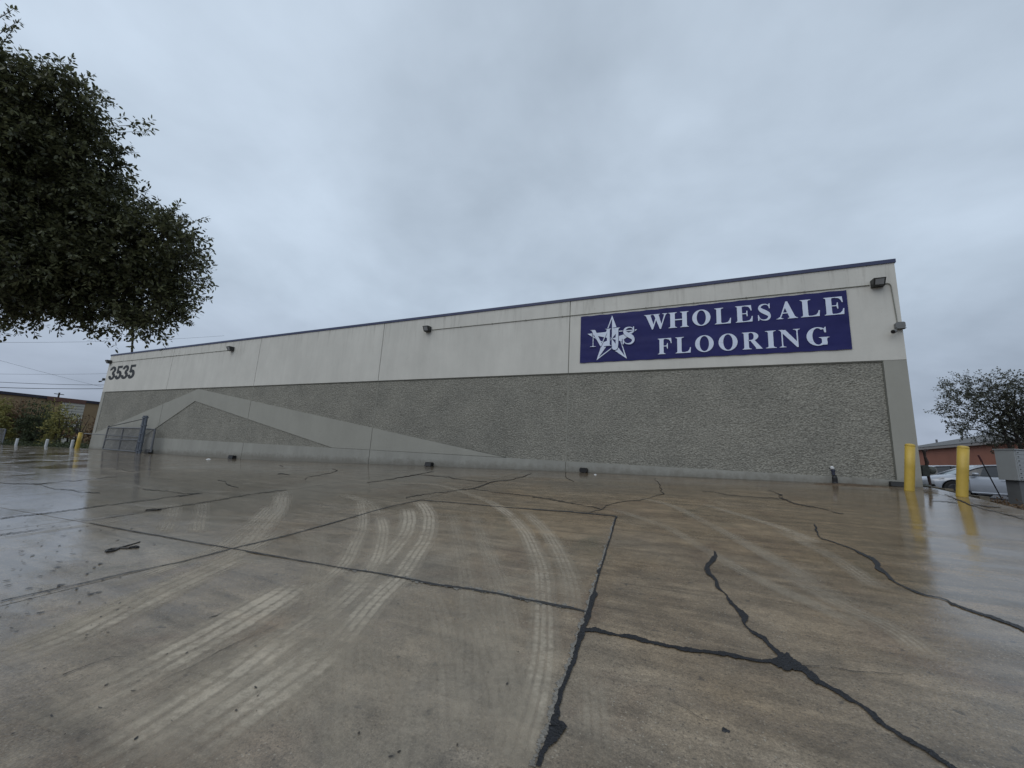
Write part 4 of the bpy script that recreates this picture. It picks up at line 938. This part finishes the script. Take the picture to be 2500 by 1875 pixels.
for tgt in ((-120, 300, 7), (100, 400, 7.2), (300, 560, 7.5), (120, 600, 7.0), (-50, 560, 6.8), (200, 330, 7.3)):
    e_ = cv(*tgt); Lm = MB(); md = fork.lerp(e_, .5)+Vector((0, 0, .6)); limb(Lm, [fork, fork.lerp(md, .5)+Vector((0, 0, .2)), md, md.lerp(e_, .5)+Vector((0, 0, .15)), e_], .13, .025)
    for _ in range(7):
        q_ = md.lerp(e_, random.uniform(.2, 1)); w_ = q_+Vector([random.uniform(-.45, .45) for _ in range(3)]); limb(Lm, [q_, q_.lerp(w_, .5)+Vector((0, 0, .1)), w_], .022, .006, 5)
    Lm.build('limb', M_bark, oak, True)

# a second tree far behind the roof: only its stem top shows between roof and oak
Yb = 24.0; bx, bz = WP(322, 862, Yb); tx, tz = WP(325, 800, Yb)
bt = thing('tree', (bx-.3, Yb, EYE-1.1), 'thin dark tree stem rising behind the roof below the oak crown', 'tree')
MB().tube([(bx-.5, Yb, EYE-1.1), (bx-.2, Yb, (bz+EYE)/2), (bx, Yb, bz), (tx, Yb, tz), (tx+.1, Yb, tz+1)], [.22, .2, .12, .10, .06], 10).build('trunk', M_bark, bt, True)
bb = [((tx+dx, Yb+dy, tz+dz), (r_, r_, r_)) for dx, dy, dz, r_ in ((0, 0, 2.0, 1.6), (1.0, .5, 1.4, 1.1), (-1.0, 0, 1.3, 1.0), (.2, .2, .2, .55))]
o_, d_ = by_blob(bb, 160, 61, .3); leaf_mesh('crown', o_, d_, np.full(len(o_), .4), 8, .13, .5, M_leaf, bt, 62)

# right-hand tree
rt_b = Vector((17.0, 33.0, EYE-1.0)); rt = thing('oak_tree', rt_b, 'airy young oak behind the silver car before the red wall', 'tree')
RB = []
for px, py, rp, dep in ((2470, 1000, 66, 22), (2410, 985, 52, 22), (2350, 985, 42, 22), (2330, 950, 26, 22), (2360, 950, 36, 22.5), (2440, 950, 46, 21.5), (2500, 960, 46, 21), (2540, 1010, 55, 22), (2310, 990, 22, 22), (2400, 1040, 42, 22), (2450, 1060, 42, 22.5), (2330, 1025, 22, 22), (2360, 1050, 22, 22.3), (2500, 1060, 45, 22), (2455, 925, 26, 22), (2290, 1000, 10, 22)):
    d = ray(px, py); c_ = d*dep+Vector((0, 0, EYE)); r_ = rp*dep/F_PX; RB.append((c_, (r_, r_, r_*.85)))
o_, d_ = by_blob(RB, 105, 90, .35); l_ = rng.uniform(.25, .6, len(o_))
leaf_mesh('crown', o_, d_, l_, 8, .115, .5, M_leaf2, rt, 91); twig_mesh('twigs', o_, d_, l_, .010, M_bark, rt)
for k, (px, py) in enumerate(((2436, 1010), (2456, 990), (2474, 1000), (2492, 1000))):
    T = MB(); e_ = ray(px, py)*22+Vector((0, 0, EYE)); s0_ = rt_b+Vector((-.5+k*.4, 0, -.3)); limb(T, [s0_, s0_.lerp(e_, .45)+Vector((.1, 0, .1)), e_], .14, .06, 8)
    for _ in range(6):
        b0 = s0_.lerp(e_, random.uniform(.6, 1)); w_ = b0+Vector((random.uniform(-2.2, 1.8), random.uniform(-1, 1), random.uniform(.2, 1.8))); limb(T, [b0, b0.lerp(w_, .5)+Vector((0, 0, .2)), w_], .05, .012, 5)
    T.build('trunk' if k == 0 else 'stem', M_bark, rt, True)

# brush along the far left edge
def shrub(name, px, base_y, Y, wpx, hpx, m_, label, seed, dens=55, L=.19, cat='shrub', n=7):
    """a shrub standing on the plane y=Y, spanning wpx x hpx pixels of the photograph"""
    x, z = WP(px, base_y, Y); dep = Vector((x, Y, z-EYE)).dot(CF); w_ = wpx*dep/F_PX/2; h_ = hpx*dep/F_PX
    zb = float(TZ(np.array([x]), np.array([Y]))[0])
    t_ = thing(name, (x, Y, zb), label, cat, 'brush beyond the far pavement edge'); r = random.Random(seed); B_ = []
    top = z+h_; hh = top-zb
    for k in range(n):
        fx = r.uniform(-.75, .75); fz = r.uniform(.15, .8)*(1-.3*abs(fx)); rr = min(w_, hh)*r.uniform(.28, .42)
        B_.append(((x+fx*w_, Y+r.uniform(-.5, .8), zb+fz*hh), (rr*1.1, rr, rr)))
    B_.append(((x, Y, zb+hh*.5), (w_*.85, 1.2, hh*.5)))
    o, d = by_blob(B_, dens, seed*7, .3, .6); l = np.random.default_rng(seed).uniform(.2, .6, len(o))
    leaf_mesh('foliage', o, d, l, 7, L, .5, m_, t_, seed)
    T = MB()
    for k in range(9):
        a = Vector((x+r.uniform(-.3, .3)*w_, Y+r.uniform(-.3, .3), zb-.1)); e_ = Vector((x+r.uniform(-.9, .9)*w_, Y+r.uniform(-.6, .6), zb+hh*r.uniform(.6, 1.05))); limb(T, [a, a.lerp(e_, .5)+Vector((r.uniform(-.2, .2), 0, .2)), e_], .05, .012, 5)
    T.build('stems', M_bark, t_)
SH = [(-30, 1085, 16, 110, 115, M_brush, 'leftmost tall olive shrub cut by the photo edge'), (25, 1085, 17.5, 80, 110, M_brush2, 'bare reddish brown shrub near the left photo edge'),
      (70, 1086, 16, 70, 112, M_brush3, 'darkest green shrub between the two left white posts'), (105, 1088, 17.5, 70, 108, M_brush, 'yellowing shrub behind the middle white post'),
      (140, 1090, 16.5, 60, 104, M_brush, 'olive shrub right of the middle white post'), (165, 1090, 17.5, 50, 78, M_brush3, 'lower open shrub before the cream wall section'),
      (190, 1093, 16, 36, 84, M_brush2, 'dark brown shrub beside the far yellow bollards'), (222, 1094, 18, 44, 80, M_brush2, 'shrub half hidden behind the left corner of the warehouse')]
for k, (px, by, Y_, w_, h_, m_, lb) in enumerate(SH): shrub('shrub', px, by, Y_, w_, h_, m_, lb, 40+k, 150 if k not in (5, 6) else 70)
# weeds under them
o_ = np.stack([rng.uniform(-95, -39.5, 1500), rng.uniform(13.6, 17, 1500), np.zeros(1500)], 1); o_[:, 2] = TZ(o_[:, 0], o_[:, 1]); d_ = rng.standard_normal((1500, 3))*.5+np.array([0, 0, 1.]); d_ /= np.linalg.norm(d_, axis=1)[:, None]
wd = leaf_mesh('weeds', o_, d_, rng.uniform(.3, .8, 1500), 8, .2, .35, M_brush3, None, 77); tag(wd, 'low dark weeds under the brush along the far pavement edge', 'weeds', kind='stuff')

# chain-link fence at the far left edge
a_, b2_ = WP(14, 1048, 14.2), WP(5, 1086, 14.2); ff = thing('mesh_fence', (b2_[0], 14.2, b2_[1]), 'end of a thin chain-link fence at the far left edge of the photo', 'fence')
MB().tube([(b2_[0], 14.2, b2_[1]-.3), (a_[0]+.0, 14.2, a_[1])], .06, 8).build('end_post', M_galv, ff)
MB().tube([(a_[0], 14.2, a_[1]), (a_[0]-18, 14.2, a_[1]-.25)], .045, 8).build('top_rail', M_galv, ff)
ch = chain(Vector((a_[0]-10, 14.2, a_[1]-.1)), Vector((a_[0], 14.2, a_[1])), Vector((b2_[0], 14.2, b2_[1])), Vector((b2_[0]-10, 14.2, b2_[1]-.1)), 'chain_link', ff, .16, .006)

# ------------------------------------------------------------------ neighbouring building on the left, wires, distant pole
M_tan = mat('tan_stucco', (.25, .175, .095), .8, var=.10, vscale=.6); M_creamw = mat('cream_stucco', (.48, .46, .40), .8)
M_dkcope = mat('dark_navy_coping', (.018, .016, .03), .5); M_redcope = mat('red_brown_coping', (.11, .05, .035), .5)
XB = -102.0
def bz(px, py):                                             # point on the plane x = XB
    d = ray(px, py); d = d*(XB/d.x); return d.y, d.z+EYE
(yA, zA), (yB, zB) = bz(0, 953), bz(241, 982)
zt_ = (zA+zB)/2; nb = thing('store_building', (XB, yA, EYE-2.4), 'tan building with dark coping and a cream wall section behind the brush', 'building')
ys_ = bz(150, 990)[0]; ye_ = bz(208, 985)[0]
def xbox(x0, x1, y0, y1, z0, z1, name, m_): MB().box((x0, y0, z0), (x1, y1, z1)).build(name, m_, nb)
xbox(XB-25, XB, yA-40, ys_, EYE-3, zt_-.45, 'wall', M_tan); xbox(XB-25, XB+.15, ys_, ye_, EYE-3, zt_-.75, 'cream_wall', M_creamw); xbox(XB-25, XB, ye_, yB+50, EYE-3, zt_-.45, 'wall', M_tan)
xbox(XB-25, XB+.25, yA-40, ys_-2, zt_-.45, zt_, 'coping', M_dkcope); xbox(XB-25, XB+.3, ys_-2, ye_, zt_-.75, zt_, 'red_fascia', M_redcope); xbox(XB-25, XB+.25, ye_, yB+50, zt_-.45, zt_, 'coping', M_dkcope)
for k in range(4):
    z_ = zt_-1.25-k*.5; xbox(XB+.15, XB+.19, ys_, ye_-.02, z_, z_+.05, 'wall_reveal', M_groove)
def wire(x_, pA, pB, r, label):
    d1 = ray(*pA); d1 = d1*(x_/d1.x)+Vector((0, 0, EYE)); d2 = ray(*pB); d2 = d2*(x_/d2.x)+Vector((0, 0, EYE))
    dv = d2-d1; a = d1-dv*1.6; b_ = d2+dv*1.2; pts = []
    for k in range(25):
        t = k/24; p = a.lerp(b_, t); p.z -= 1.1*4*t*(1-t)-1.1*4*.42*.58; pts.append(p)
    m_ = MB(); m_.tube(pts, r, 5); o = m_.build('overhead_wire', M_wire); solo(o, a); tag(o, label, 'wire', 'overhead wires beyond the left end of the warehouse')
M_wire = mat('wire', (.03, .035, .04), .6)
wire(-72, (0, 946), (250, 951), .036, 'lowest and thickest overhead wire left of the warehouse')
wire(-74, (0, 933), (250, 942), .026, 'second lowest overhead wire left of the warehouse')
wire(-90, (0, 913), (258, 914), .016, 'faint overhead wire well above the pair of thick ones')
wire(-90, (0, 880), (255, 948), .014, 'faint slanting wire crossing the level ones')
wire(-84, (0, 836), (300, 834), .016, 'high faint wire just under the oak crown')
# distant pole top
d = ray(141, 975); d = d*(-135/d.x); up_ = thing('utility_pole', (d.x, d.y, EYE-2.5), 'top of a distant wooden pole above the tan building', 'utility pole')
ztp = (ray(141, 958)*(-135/ray(141, 958).x)).z+EYE
MB().tube([(d.x, d.y, EYE-2.5), (d.x, d.y, ztp)], .16, 8).build('shaft', M_bark, up_); MB().box((d.x-.1, d.y-.8, ztp-.45), (d.x+.1, d.y+.8, ztp-.3)).build('crossarm', M_bark, up_)

# ------------------------------------------------------------------ right side: red building, bed, cars, mailboxes, meter
M_red = mat('red_painted_wall', (.30, .115, .07), .75, var=.10, vscale=.7, bump=.1); M_shing = mat('grey_shingle', (.115, .115, .115), .85, var=.2, vscale=2, aniso=(1, 1, 6))
M_fasc = mat('pale_fascia', (.30, .27, .25), .6)
XR2 = 20.8
def rz(px, py): d = ray(px, py); d = d*(XR2/d.x); return d.y, d.z+EYE
y1_, z1_ = rz(2258, 1099); y2_, z2_ = rz(2428, 1083); ze = (z1_+z2_)/2
rb = thing('brick_building', (XR2, y2_, EYE-1.6), 'low red building with grey shingle roof behind the cars at right', 'building')
Y0b, Y1b = y2_-18, y1_+6
MB().box((XR2, Y0b, EYE-2), (XR2+14, Y1b, ze-.02)).build('wall', M_red, rb)
MB().box((XR2-.35, Y0b-.3, ze-.02), (XR2+.0, Y1b+.3, ze+.22)).build('fascia', M_fasc, rb)
rf = MB(); rf.add([(XR2-.4, Y0b-.3, ze+.22), (XR2-.4, Y1b+.3, ze+.22), (XR2+7, Y1b+.3, ze+2.1), (XR2+7, Y0b-.3, ze+2.1), (XR2+14.4, Y1b+.3, ze+.22), (XR2+14.4, Y0b-.3, ze+.22)], [(0, 3, 2, 1), (3, 5, 4, 2), (0, 1, 4, 5), (0, 5, 3), (1, 2, 4)]); rf.build('roof', M_shing, rb)
for k in range(9):
    y_ = Y0b+4+k*5.2; MB().box((XR2+5.6, y_, ze+1.4), (XR2+5.75, y_+.15, ze+1.95)).build('roof_vent', M_galv, rb)

# curb of the bed and mulch pieces
m_ = MB(); N_ = 6
for side, (xa, xb) in enumerate(((5.12, 5.26),)):
    for k in range(N_):
        y0, y1 = 11.5+k*.62, 11.5+(k+1)*.62-.01
        za = float(H(4.97, min(y0, 13)))+EYE+.02; m_.box((xa, y0, za-.4), (xb, y1, za))
edg = m_.build('bed_curb', mat('stained_curb', (.13, .11, .08), .7, var=.35, vscale=6, bump=.4)); solo(edg, (5.45, 11, EYE-.4)); tag(edg, 'low stained curb between the pavement edge and the mulch bed', 'curb')
# long mulch bed lies on the ground sheet: scattered chips and leaves
o_ = np.stack([rng.uniform(5.6, 16, 2600), rng.uniform(9.5, 19, 2600), np.zeros(2600)], 1); o_[:, 2] = TZ(o_[:, 0], o_[:, 1])+.01; d_ = rng.standard_normal((2600, 3)); d_[:, 2] = abs(d_[:, 2])*.3; d_ /= np.linalg.norm(d_, axis=1)[:, None]
tag(leaf_mesh('mulch_litter', o_, d_, rng.uniform(.1, .3, 2600), 5, .07, .4, M_brush2, None, 78), 'brown chips and dead leaves strewn over the planting bed', 'mulch', kind='stuff')

# stake
z_ = float(TZ(np.array([9.0]), np.array([15.2]))[0])
def at_depth(px, py, dep): return ray(px, py)*dep+Vector((0, 0, EYE))
sa, sb = at_depth(2440, 1208, 12.0), at_depth(2388.5, 1111, 12.3); sa = sa+(sa-sb).normalized()*.15
st_ = thing('stake', sa, 'thin dark stake leaning left in the bed before the silver car', 'stake'); MB().tube([sa, sb], .016, 8).build('rod', M_blackp, st_); MB().tube([sa.lerp(sb, .84), sb], .027, 8).build('tip', mat('dark_red_tip', (.08, .02, .02), .5), st_)

# gas meter set against the corner
def P2(px, py, dep=10.6): return at_depth(px, py, dep)
gmz = thing('gas_meter', P2(2278, 1205), 'weathered grey utility meter and riser pipe at the right corner of the warehouse', 'meter')
M_meter = mat('weathered_meter', (.085, .095, .085), .6, var=.5, vscale=14, bump=.3)
T = MB(); T.tube([P2(2272, 1212), P2(2269, 1195), P2(2271, 1182), P2(2266, 1160), P2(2262, 1140), P2(2263, 1128), P2(2258, 1115), P2(2256, 1100)], [.035, .05, .03, .035, .03, .045, .028, .04], 8); T.tube([P2(2253, 1101), P2(2262, 1099)], .035, 8); T.build('riser_pipe', mat('rusty_pipe', (.06, .04, .035), .8, var=.5, vscale=20), gmz)
c_ = P2(2273, 1148); T = MB(); T.lathe([(.03, -.10), (.07, -.09), (.095, -.03), (.10, .02), (.07, .08), (.03, .10)], c_, 16); T.build('regulator', M_meter, gmz, True)
c_ = P2(2260, 1148); MB().box((c_.x-.09, c_.y-.08, c_.z-.16), (c_.x+.05, c_.y+.1, c_.z+.13), bev=.03).build('meter_body', mat('green_meter', (.035, .042, .036), .7, var=.4, vscale=20), gmz)
c_ = P2(2262, 1190); T = MB(); T.lathe([(.1, -.22), (.13, -.1), (.12, .03), (.05, .08)], c_, 14); T.build('base_valve', M_meter, gmz, True)

# ---------------- cars
M_silver = mat('silver_paint', (.36, .385, .43), .28, metal=.25, var=.03, coat=.8); M_maroon = mat('maroon_paint', (.09, .02, .035), .3, var=.05, coat=.8)
M_cglass = mat('tinted_glass', (.012, .014, .017), .08, spec=.8, var=.02); M_wshield = mat('windshield', (.14, .19, .21), .06, spec=.9, var=.02)
M_tyre = mat('tyre', (.012, .012, .013), .8); M_rim = mat('dark_rim', (.05, .05, .055), .4, metal=.6); M_lampc = mat('headlamp', (.35, .37, .40), .15, spec=.8); M_trim = mat('black_trim', (.008, .008, .009), .5)
M_roofglare = mat('painted_roof_reflection', (.42, .45, .50), .3, var=.03, coat=.8)  # pale colour stands in for the sky's reflection on the maroon car's roof
def car(x0, y0, z0, paint, roofp, label, rz_=0.0):
    """sedan facing -x; x0 = front bumper, y0 = near side, z0 = ground"""
    t_ = thing('parked_car', (x0, y0, z0), label, 'car', 'cars parked beyond the bed')
    def V_(x, y, z): return (x0+x, y0+y, z0+z)
    W2 = .91
    # station: x, sill z, shoulder z, half width, deck centre z, deck half width
    st = [(0, .34, .58, .52, .66, .30), (.08, .24, .66, .70, .74, .5), (.30, .20, .74, .83, .83, .62), (.70, .19, .82, .89, .92, .66), (1.15, .19, .88, .905, .99, .70), (1.6, .19, .92, .91, .99, .72), (2.3, .19, .94, .91, .99, .72), (3.0, .19, .96, .91, 1.0, .72), (3.7, .20, .99, .90, 1.03, .70), (4.2, .24, 1.0, .86, 1.07, .66), (4.52, .30, .96, .78, 1.06, .58), (4.64, .40, .80, .62, .92, .45)]
    V = []; F = []; NS = 13
    wheels = (.88, 3.56); WR = .335; AR = .395
    # denser stations for round wheel arches
    xs_ = sorted(set([s_[0] for s_ in st]+[w+AR*math.cos(math.radians(a)) for w in wheels for a in range(0, 181, 12)]))
    S_a = np.array(st)
    for x in xs_:
        sl, sh, hw, dz, dw = (np.interp(x, S_a[:, 0], S_a[:, k]) for k in range(1, 6))
        arch = sl
        for w in wheels:
            if abs(x-w) <= AR: arch = max(arch, WR+math.sqrt(max(0, AR*AR-(x-w)**2))*1.0-.02)
        prof = [(hw*.94, arch), (hw*.985, max(arch+.02, sl+.14)), (hw, max(arch+.035, (sl+sh)/2-.02)), (hw*.995, max(arch+.045, sh-.13)), (hw*.965, sh-.03), (hw*.93, sh), (dw, dz-.02), (0, dz)]
        full = [(-a, b__) for a, b__ in prof]+[(a, b__) for a, b__ in prof[-2::-1]]
        for a, b__ in full: V.append(V_(x, W2+a, b__))
    NS = 15
    for i in range(len(xs_)-1):
        for k in range(NS-1): F.append((i*NS+k, i*NS+k+1, (i+1)*NS+k+1, (i+1)*NS+k))
    F.append(tuple(range(NS-1, -1, -1))); F.append(tuple((len(xs_)-1)*NS+k for k in range(NS)))
    mesh_obj('body', np.array(V), F, paint, t_, True)
    # cabin glass and roof
    cs = [(1.12, .985, .985, .72, .70), (1.75, .97, 1.30, .80, .60), (2.05, .965, 1.40, .82, .575), (2.6, .965, 1.455, .83, .57), (3.1, .97, 1.44, .83, .56), (3.55, .99, 1.36, .81, .56), (4.1, 1.03, 1.10, .74, .60), (4.2, 1.05, 1.06, .7, .6)]
    V = []; F = []; MI = []
    for x, zb, zt, wb, wt in cs:
        for a, z in ((-wb, zb-.05), (-wt, zt), (-wt*.55, zt+.022*(zt > 1.1)), (wt*.55, zt+.022*(zt > 1.1)), (wt, zt), (wb, zb-.05)): V.append(V_(x, W2+a, z))
    for i in range(len(cs)-1):
        for k in range(5):
            F.append((i*6+k, i*6+k+1, (i+1)*6+k+1, (i+1)*6+k))
            MI.append(0 if k in (0, 4) else (2 if i < 1 else (0 if i >= 5 else 1)))
    mesh_obj('cabin', np.array(V), F, [M_cglass, roofp, M_wshield], t_, False, MI)
    for sgn in (-1, 1):
        R_ = MB(); R_.tube([V_(1.02, W2+sgn*.76, .965), V_(1.75, W2+sgn*.635, 1.30), V_(2.05, W2+sgn*.61, 1.40), V_(2.6, W2+sgn*.60, 1.45), V_(3.1, W2+sgn*.59, 1.435), V_(3.55, W2+sgn*.60, 1.355), V_(4.15, W2+sgn*.70, 1.05)], [.03, .035, .035, .033, .033, .04, .05], 8); R_.build('roof_rail', roofp, t_, True)
        MB().tube([V_(1.35, W2+sgn*.86, .955), V_(2.4, W2+sgn*.87, .965), V_(3.9, W2+sgn*.83, 1.0)], .014, 6).build('window_sill', M_trim, t_)
        MB().tube([V_(2.55, W2+sgn*.835, .95), V_(2.62, W2+sgn*.60, 1.43)], .03, 6).build('door_pillar', M_trim, t_)
        mr_ = MB(); mr_.lathe([(.02, -.055), (.09, -.04), (.115, 0), (.09, .05), (.02, .065)], V_(1.55, W2+sgn*1.0, 1.02), 14); mr_.build('mirror', paint, t_, True)
        MB().box(V_(1.5, W2+sgn*.93-.06, .955), V_(1.6, W2+sgn*.93+.06, .985)).build('mirror_foot', M_trim, t_)
        MB().tube([V_(2.35, W2+sgn*.918, .80), V_(2.52, W2+sgn*.918, .805)], .016, 6).build('door_handle', paint, t_)
        MB().tube([V_(1.4, W2+sgn*.885, .245), V_(3.0, W2+sgn*.885, .245)], .03, 6).build('side_skirt', roofp, t_)
        for dx in (1.35, 2.66):
            MB().tube([V_(dx, W2+sgn*.898, .26), V_(dx+.02, W2+sgn*.912, .55), V_(dx+.02, W2+sgn*.905, .86)], .006, 5).build('door_gap', M_trim, t_)
        hl = MB(); hl.add([V_(.10, W2+sgn*.715, .60), V_(.62, W2+sgn*.895, .79), V_(.58, W2+sgn*.86, .83), V_(.12, W2+sgn*.62, .725)], [(0, 1, 2, 3), (3, 2, 1, 0)]); hl.build('headlight', M_lampc, t_)
        fg = MB(); fg.add([V_(.02, W2+sgn*.62, .36), V_(.30, W2+sgn*.845, .42), V_(.26, W2+sgn*.845, .50), V_(.03, W2+sgn*.6, .47)], [(0, 1, 2, 3), (3, 2, 1, 0)]); fg.build('fog_recess', M_trim, t_)
        for w in wheels:
            c_ = Vector(V_(w, W2+sgn*.78, WR)); tw = MB(); tw.tube([c_+Vector((0, -.11, 0)), c_+Vector((0, -.09, 0)), c_+Vector((0, .09, 0)), c_+Vector((0, .11, 0))], [WR-.03, WR, WR, WR-.03], 26); wo = tw.build('wheel', M_tyre, t_)
            rr_ = MB(); yy = sgn*.112
            rr_.tube([c_+Vector((0, yy, 0)), c_+Vector((0, yy+sgn*.006, 0))], [.215, .20], 22)
            for s5 in range(5):
                an = 2*math.pi*s5/5+.3; rr_.tube([c_+Vector((0, yy+sgn*.012, 0)), c_+Vector((.2*math.cos(an), yy+sgn*.01, .2*math.sin(an)))], [.03, .02], 5)
            rr_.build('rim', M_rim, wo)
            MB().tube([Vector(V_(w, W2+sgn*.45, WR+.03)), Vector(V_(w, W2+sgn*.70, WR+.03))], AR-.01, 20).build('wheel_well', M_trim, t_)
    MB().box(V_(.0, W2-.5, .40), V_(.06, W2+.5, .52)).build('grille', M_trim, t_)
    return t_
def zcar(x, y): return float(TZ(np.array([x]), np.array([y]))[0])+.012
CX, CY = 9.2, 24.3
car(CX, CY, zcar(CX+2, CY), M_silver, M_silver, 'silver sedan facing left nearest the bed, behind a yellow bollard')
car(CX-.35, CY+3.1, zcar(CX+2, CY+3), M_maroon, M_roofglare, 'maroon car mostly hidden behind the silver sedan')

# ---------------- cluster mailbox at the right edge
M_mbox = mat('grey_mailbox', (.32, .335, .34), .5, var=.04); M_mped = mat('grey_pedestal', (.12, .125, .13), .6)
mo = at_depth(2487, 1173, 9.9); mp_ = thing('cluster_mailbox', (mo.x+.4, mo.y+.2, zcar(mo.x, mo.y)), 'grey cluster mailbox on a pedestal cut by the right edge of the photo', 'mailbox')
dirx = (CR*1.0+CF*.10); dirx.z = 0; dirx.normalize(); dn = Vector((dirx.y, -dirx.x, 0))      # dn towards the camera
def mq(u, v, w): p = mo+dirx*u-dn*w; p.z = mo.z+v; return tuple(p)
def mbox(u0, u1, v0, v1, w0, w1, name, m_, par=None):
    k = MB(); k.add([mq(u0, v0, w0), mq(u1, v0, w0), mq(u1, v0, w1), mq(u0, v0, w1), mq(u0, v1, w0), mq(u1, v1, w0), mq(u1, v1, w1), mq(u0, v1, w1)], [(3,2,1,0),(4,5,6,7),(0,1,5,4),(1,2,6,5),(2,3,7,6),(3,0,4,7)]); return k.build(name, m_, par or mp_)
mbox(0, .75, 0, .76, .0, .38, 'cabinet', M_mbox); mbox(-.02, .77, .76, .785, -.03, .40, 'roof_lip', M_mbox)
for r_ in range(7):
    for cc in range(2):
        d_r = mbox(.04+cc*.34, .37+cc*.34, .03+r_*.103, .125+r_*.103, -.012, 0, 'mailbox_door', M_mbox); mbox(.07+cc*.34, .11+cc*.34, .062+r_*.103, .085+r_*.103, -.016, -.0125, 'door_number', M_blackp, d_r)
zg_ = float(TZ(np.array([mo.x+.5]), np.array([mo.y]))[0])-mo.z
mbox(.10, .5, zg_-.1, 0, .06, .32, 'pedestal', M_mped); mbox(.04, .56, zg_-.05, zg_+.05, 0, .38, 'foot_plate', M_mped)

# ------------------------------------------------------------------ leaves and twigs lying on the wet concrete
def twig(px, py, sc, pts, label):
    V = []; P = [G(px+x*sc, py+y*sc) for x, y, w in pts]
    m_ = MB()
    for (a, b_), w in zip(zip(P[:-1], P[1:]), [p[2] for p in pts]): m_.tube([a+Vector((0, 0, .006)), b_+Vector((0, 0, .006))], w, 5)
    o = m_.build('twig', mat('wet_twig', (.012, .010, .009), .5)); solo(o, P[0]); tag(o, label, 'twig', 'fallen twigs on the wet slabs')
twig(0, 1050, .31646, [(1080,865,.006),(1000,890,.008),(930,910,.012),(880,935,.016),(830,945,.014),(818,935,.012),(860,920,.012),(940,915,.014),(1000,915,.02),(1050,905,.02),(1060,912,.01)], 'looped dark twig lying left of the slab joint crossing')
twig(0, 1050, .31646, [(1125,618,.012),(1170,616,.018),(1220,618,.016),(1240,614,.008)], 'short dark twig farther off toward the fence')
lp, ld = [], []
r = random.Random(3)
spots = [(230, 500), (100, 510), (65, 740), (170, 715), (205, 740), (210, 760), (290, 738), (410, 745), (440, 762), (545, 750), (590, 690), (180, 865), (180, 1022), (190, 1030), (320, 893), (355, 980), (460, 1018), (560, 957), (555, 930), (50, 1165), (65, 1200), (225, 1225), (312, 1130), (670, 1113), (232, 1305), (88, 1322), (790, 460), (1010, 450), (1205, 447), (800, 545), (1122, 553), (610, 632), (310, 612), (700, 1270), (590, 1228), (610, 1330), (1325, 825), (1395, 1020), (1415, 853), (1250, 1345), (1415, 1345), (930, 698), (1190, 885), (515, 290), (450, 368), (800, 430), (1590, 1363)]
for x, y in spots: g_ = G(x*.31646, 1050+y*.31646); lp.append(g_)
for _ in range(100):
    x = r.uniform(-5, 330)+r.gauss(0, 25); y = r.uniform(1130, 1560); g_ = G(x, y)
    if g_.length < 22: lp.append(g_)
for _ in range(60): g_ = G(r.uniform(0, 1300), r.uniform(1400, 1870)); lp.append(g_)
for x, y in ((600, 1530), (263, 1546), (42, 1543), (2138, 1370), (1640, 1328), (1780, 1339), (2045, 1493)): lp.append(G(x, y))
lo = np.array([[p.x, p.y, p.z+.006] for p in lp]); ld = rng.standard_normal((len(lo), 3)); ld[:, 2] = .05; ld /= np.linalg.norm(ld, axis=1)[:, None]
M_dead = leaf_mat('wet_dead_leaf', (.012, .010, .009), (.05, .038, .028), .4, .0)
V = []; F = []
for i, p in enumerate(lo):
    a = r.uniform(0, 6.28); L = r.choice((.010, .014, .018, .028)) if p[0] < -4 else r.choice((.004, .006, .008, .012)); w = L*r.uniform(.3, .55); ca, sa_ = math.cos(a), math.sin(a); k = len(V)
    for u, v, h in ((-1, 0, 0), (-.3, .5, .004), (.5, .42, .002), (1, 0, .006), (.4, -.45, .003), (-.4, -.5, .001)): V.append((p[0]+(u*L*ca-v*w*2*sa_), p[1]+(u*L*sa_+v*w*2*ca), p[2]+h*.6))
    F += [(k+5, k+4, k+3, k+2, k+1, k)[::-1]]
ll = mesh_obj('fallen_leaves', np.array(V), F, M_dead, None); tag(ll, 'small wet dead leaves scattered over the left part of the pavement', 'leaves', kind='stuff')
at = ll.data.attributes.new('tint', 'FLOAT', 'POINT'); at.data.foreach_set('value', np.repeat(rng.uniform(0, 1, len(lo)), 6).astype(np.float32))
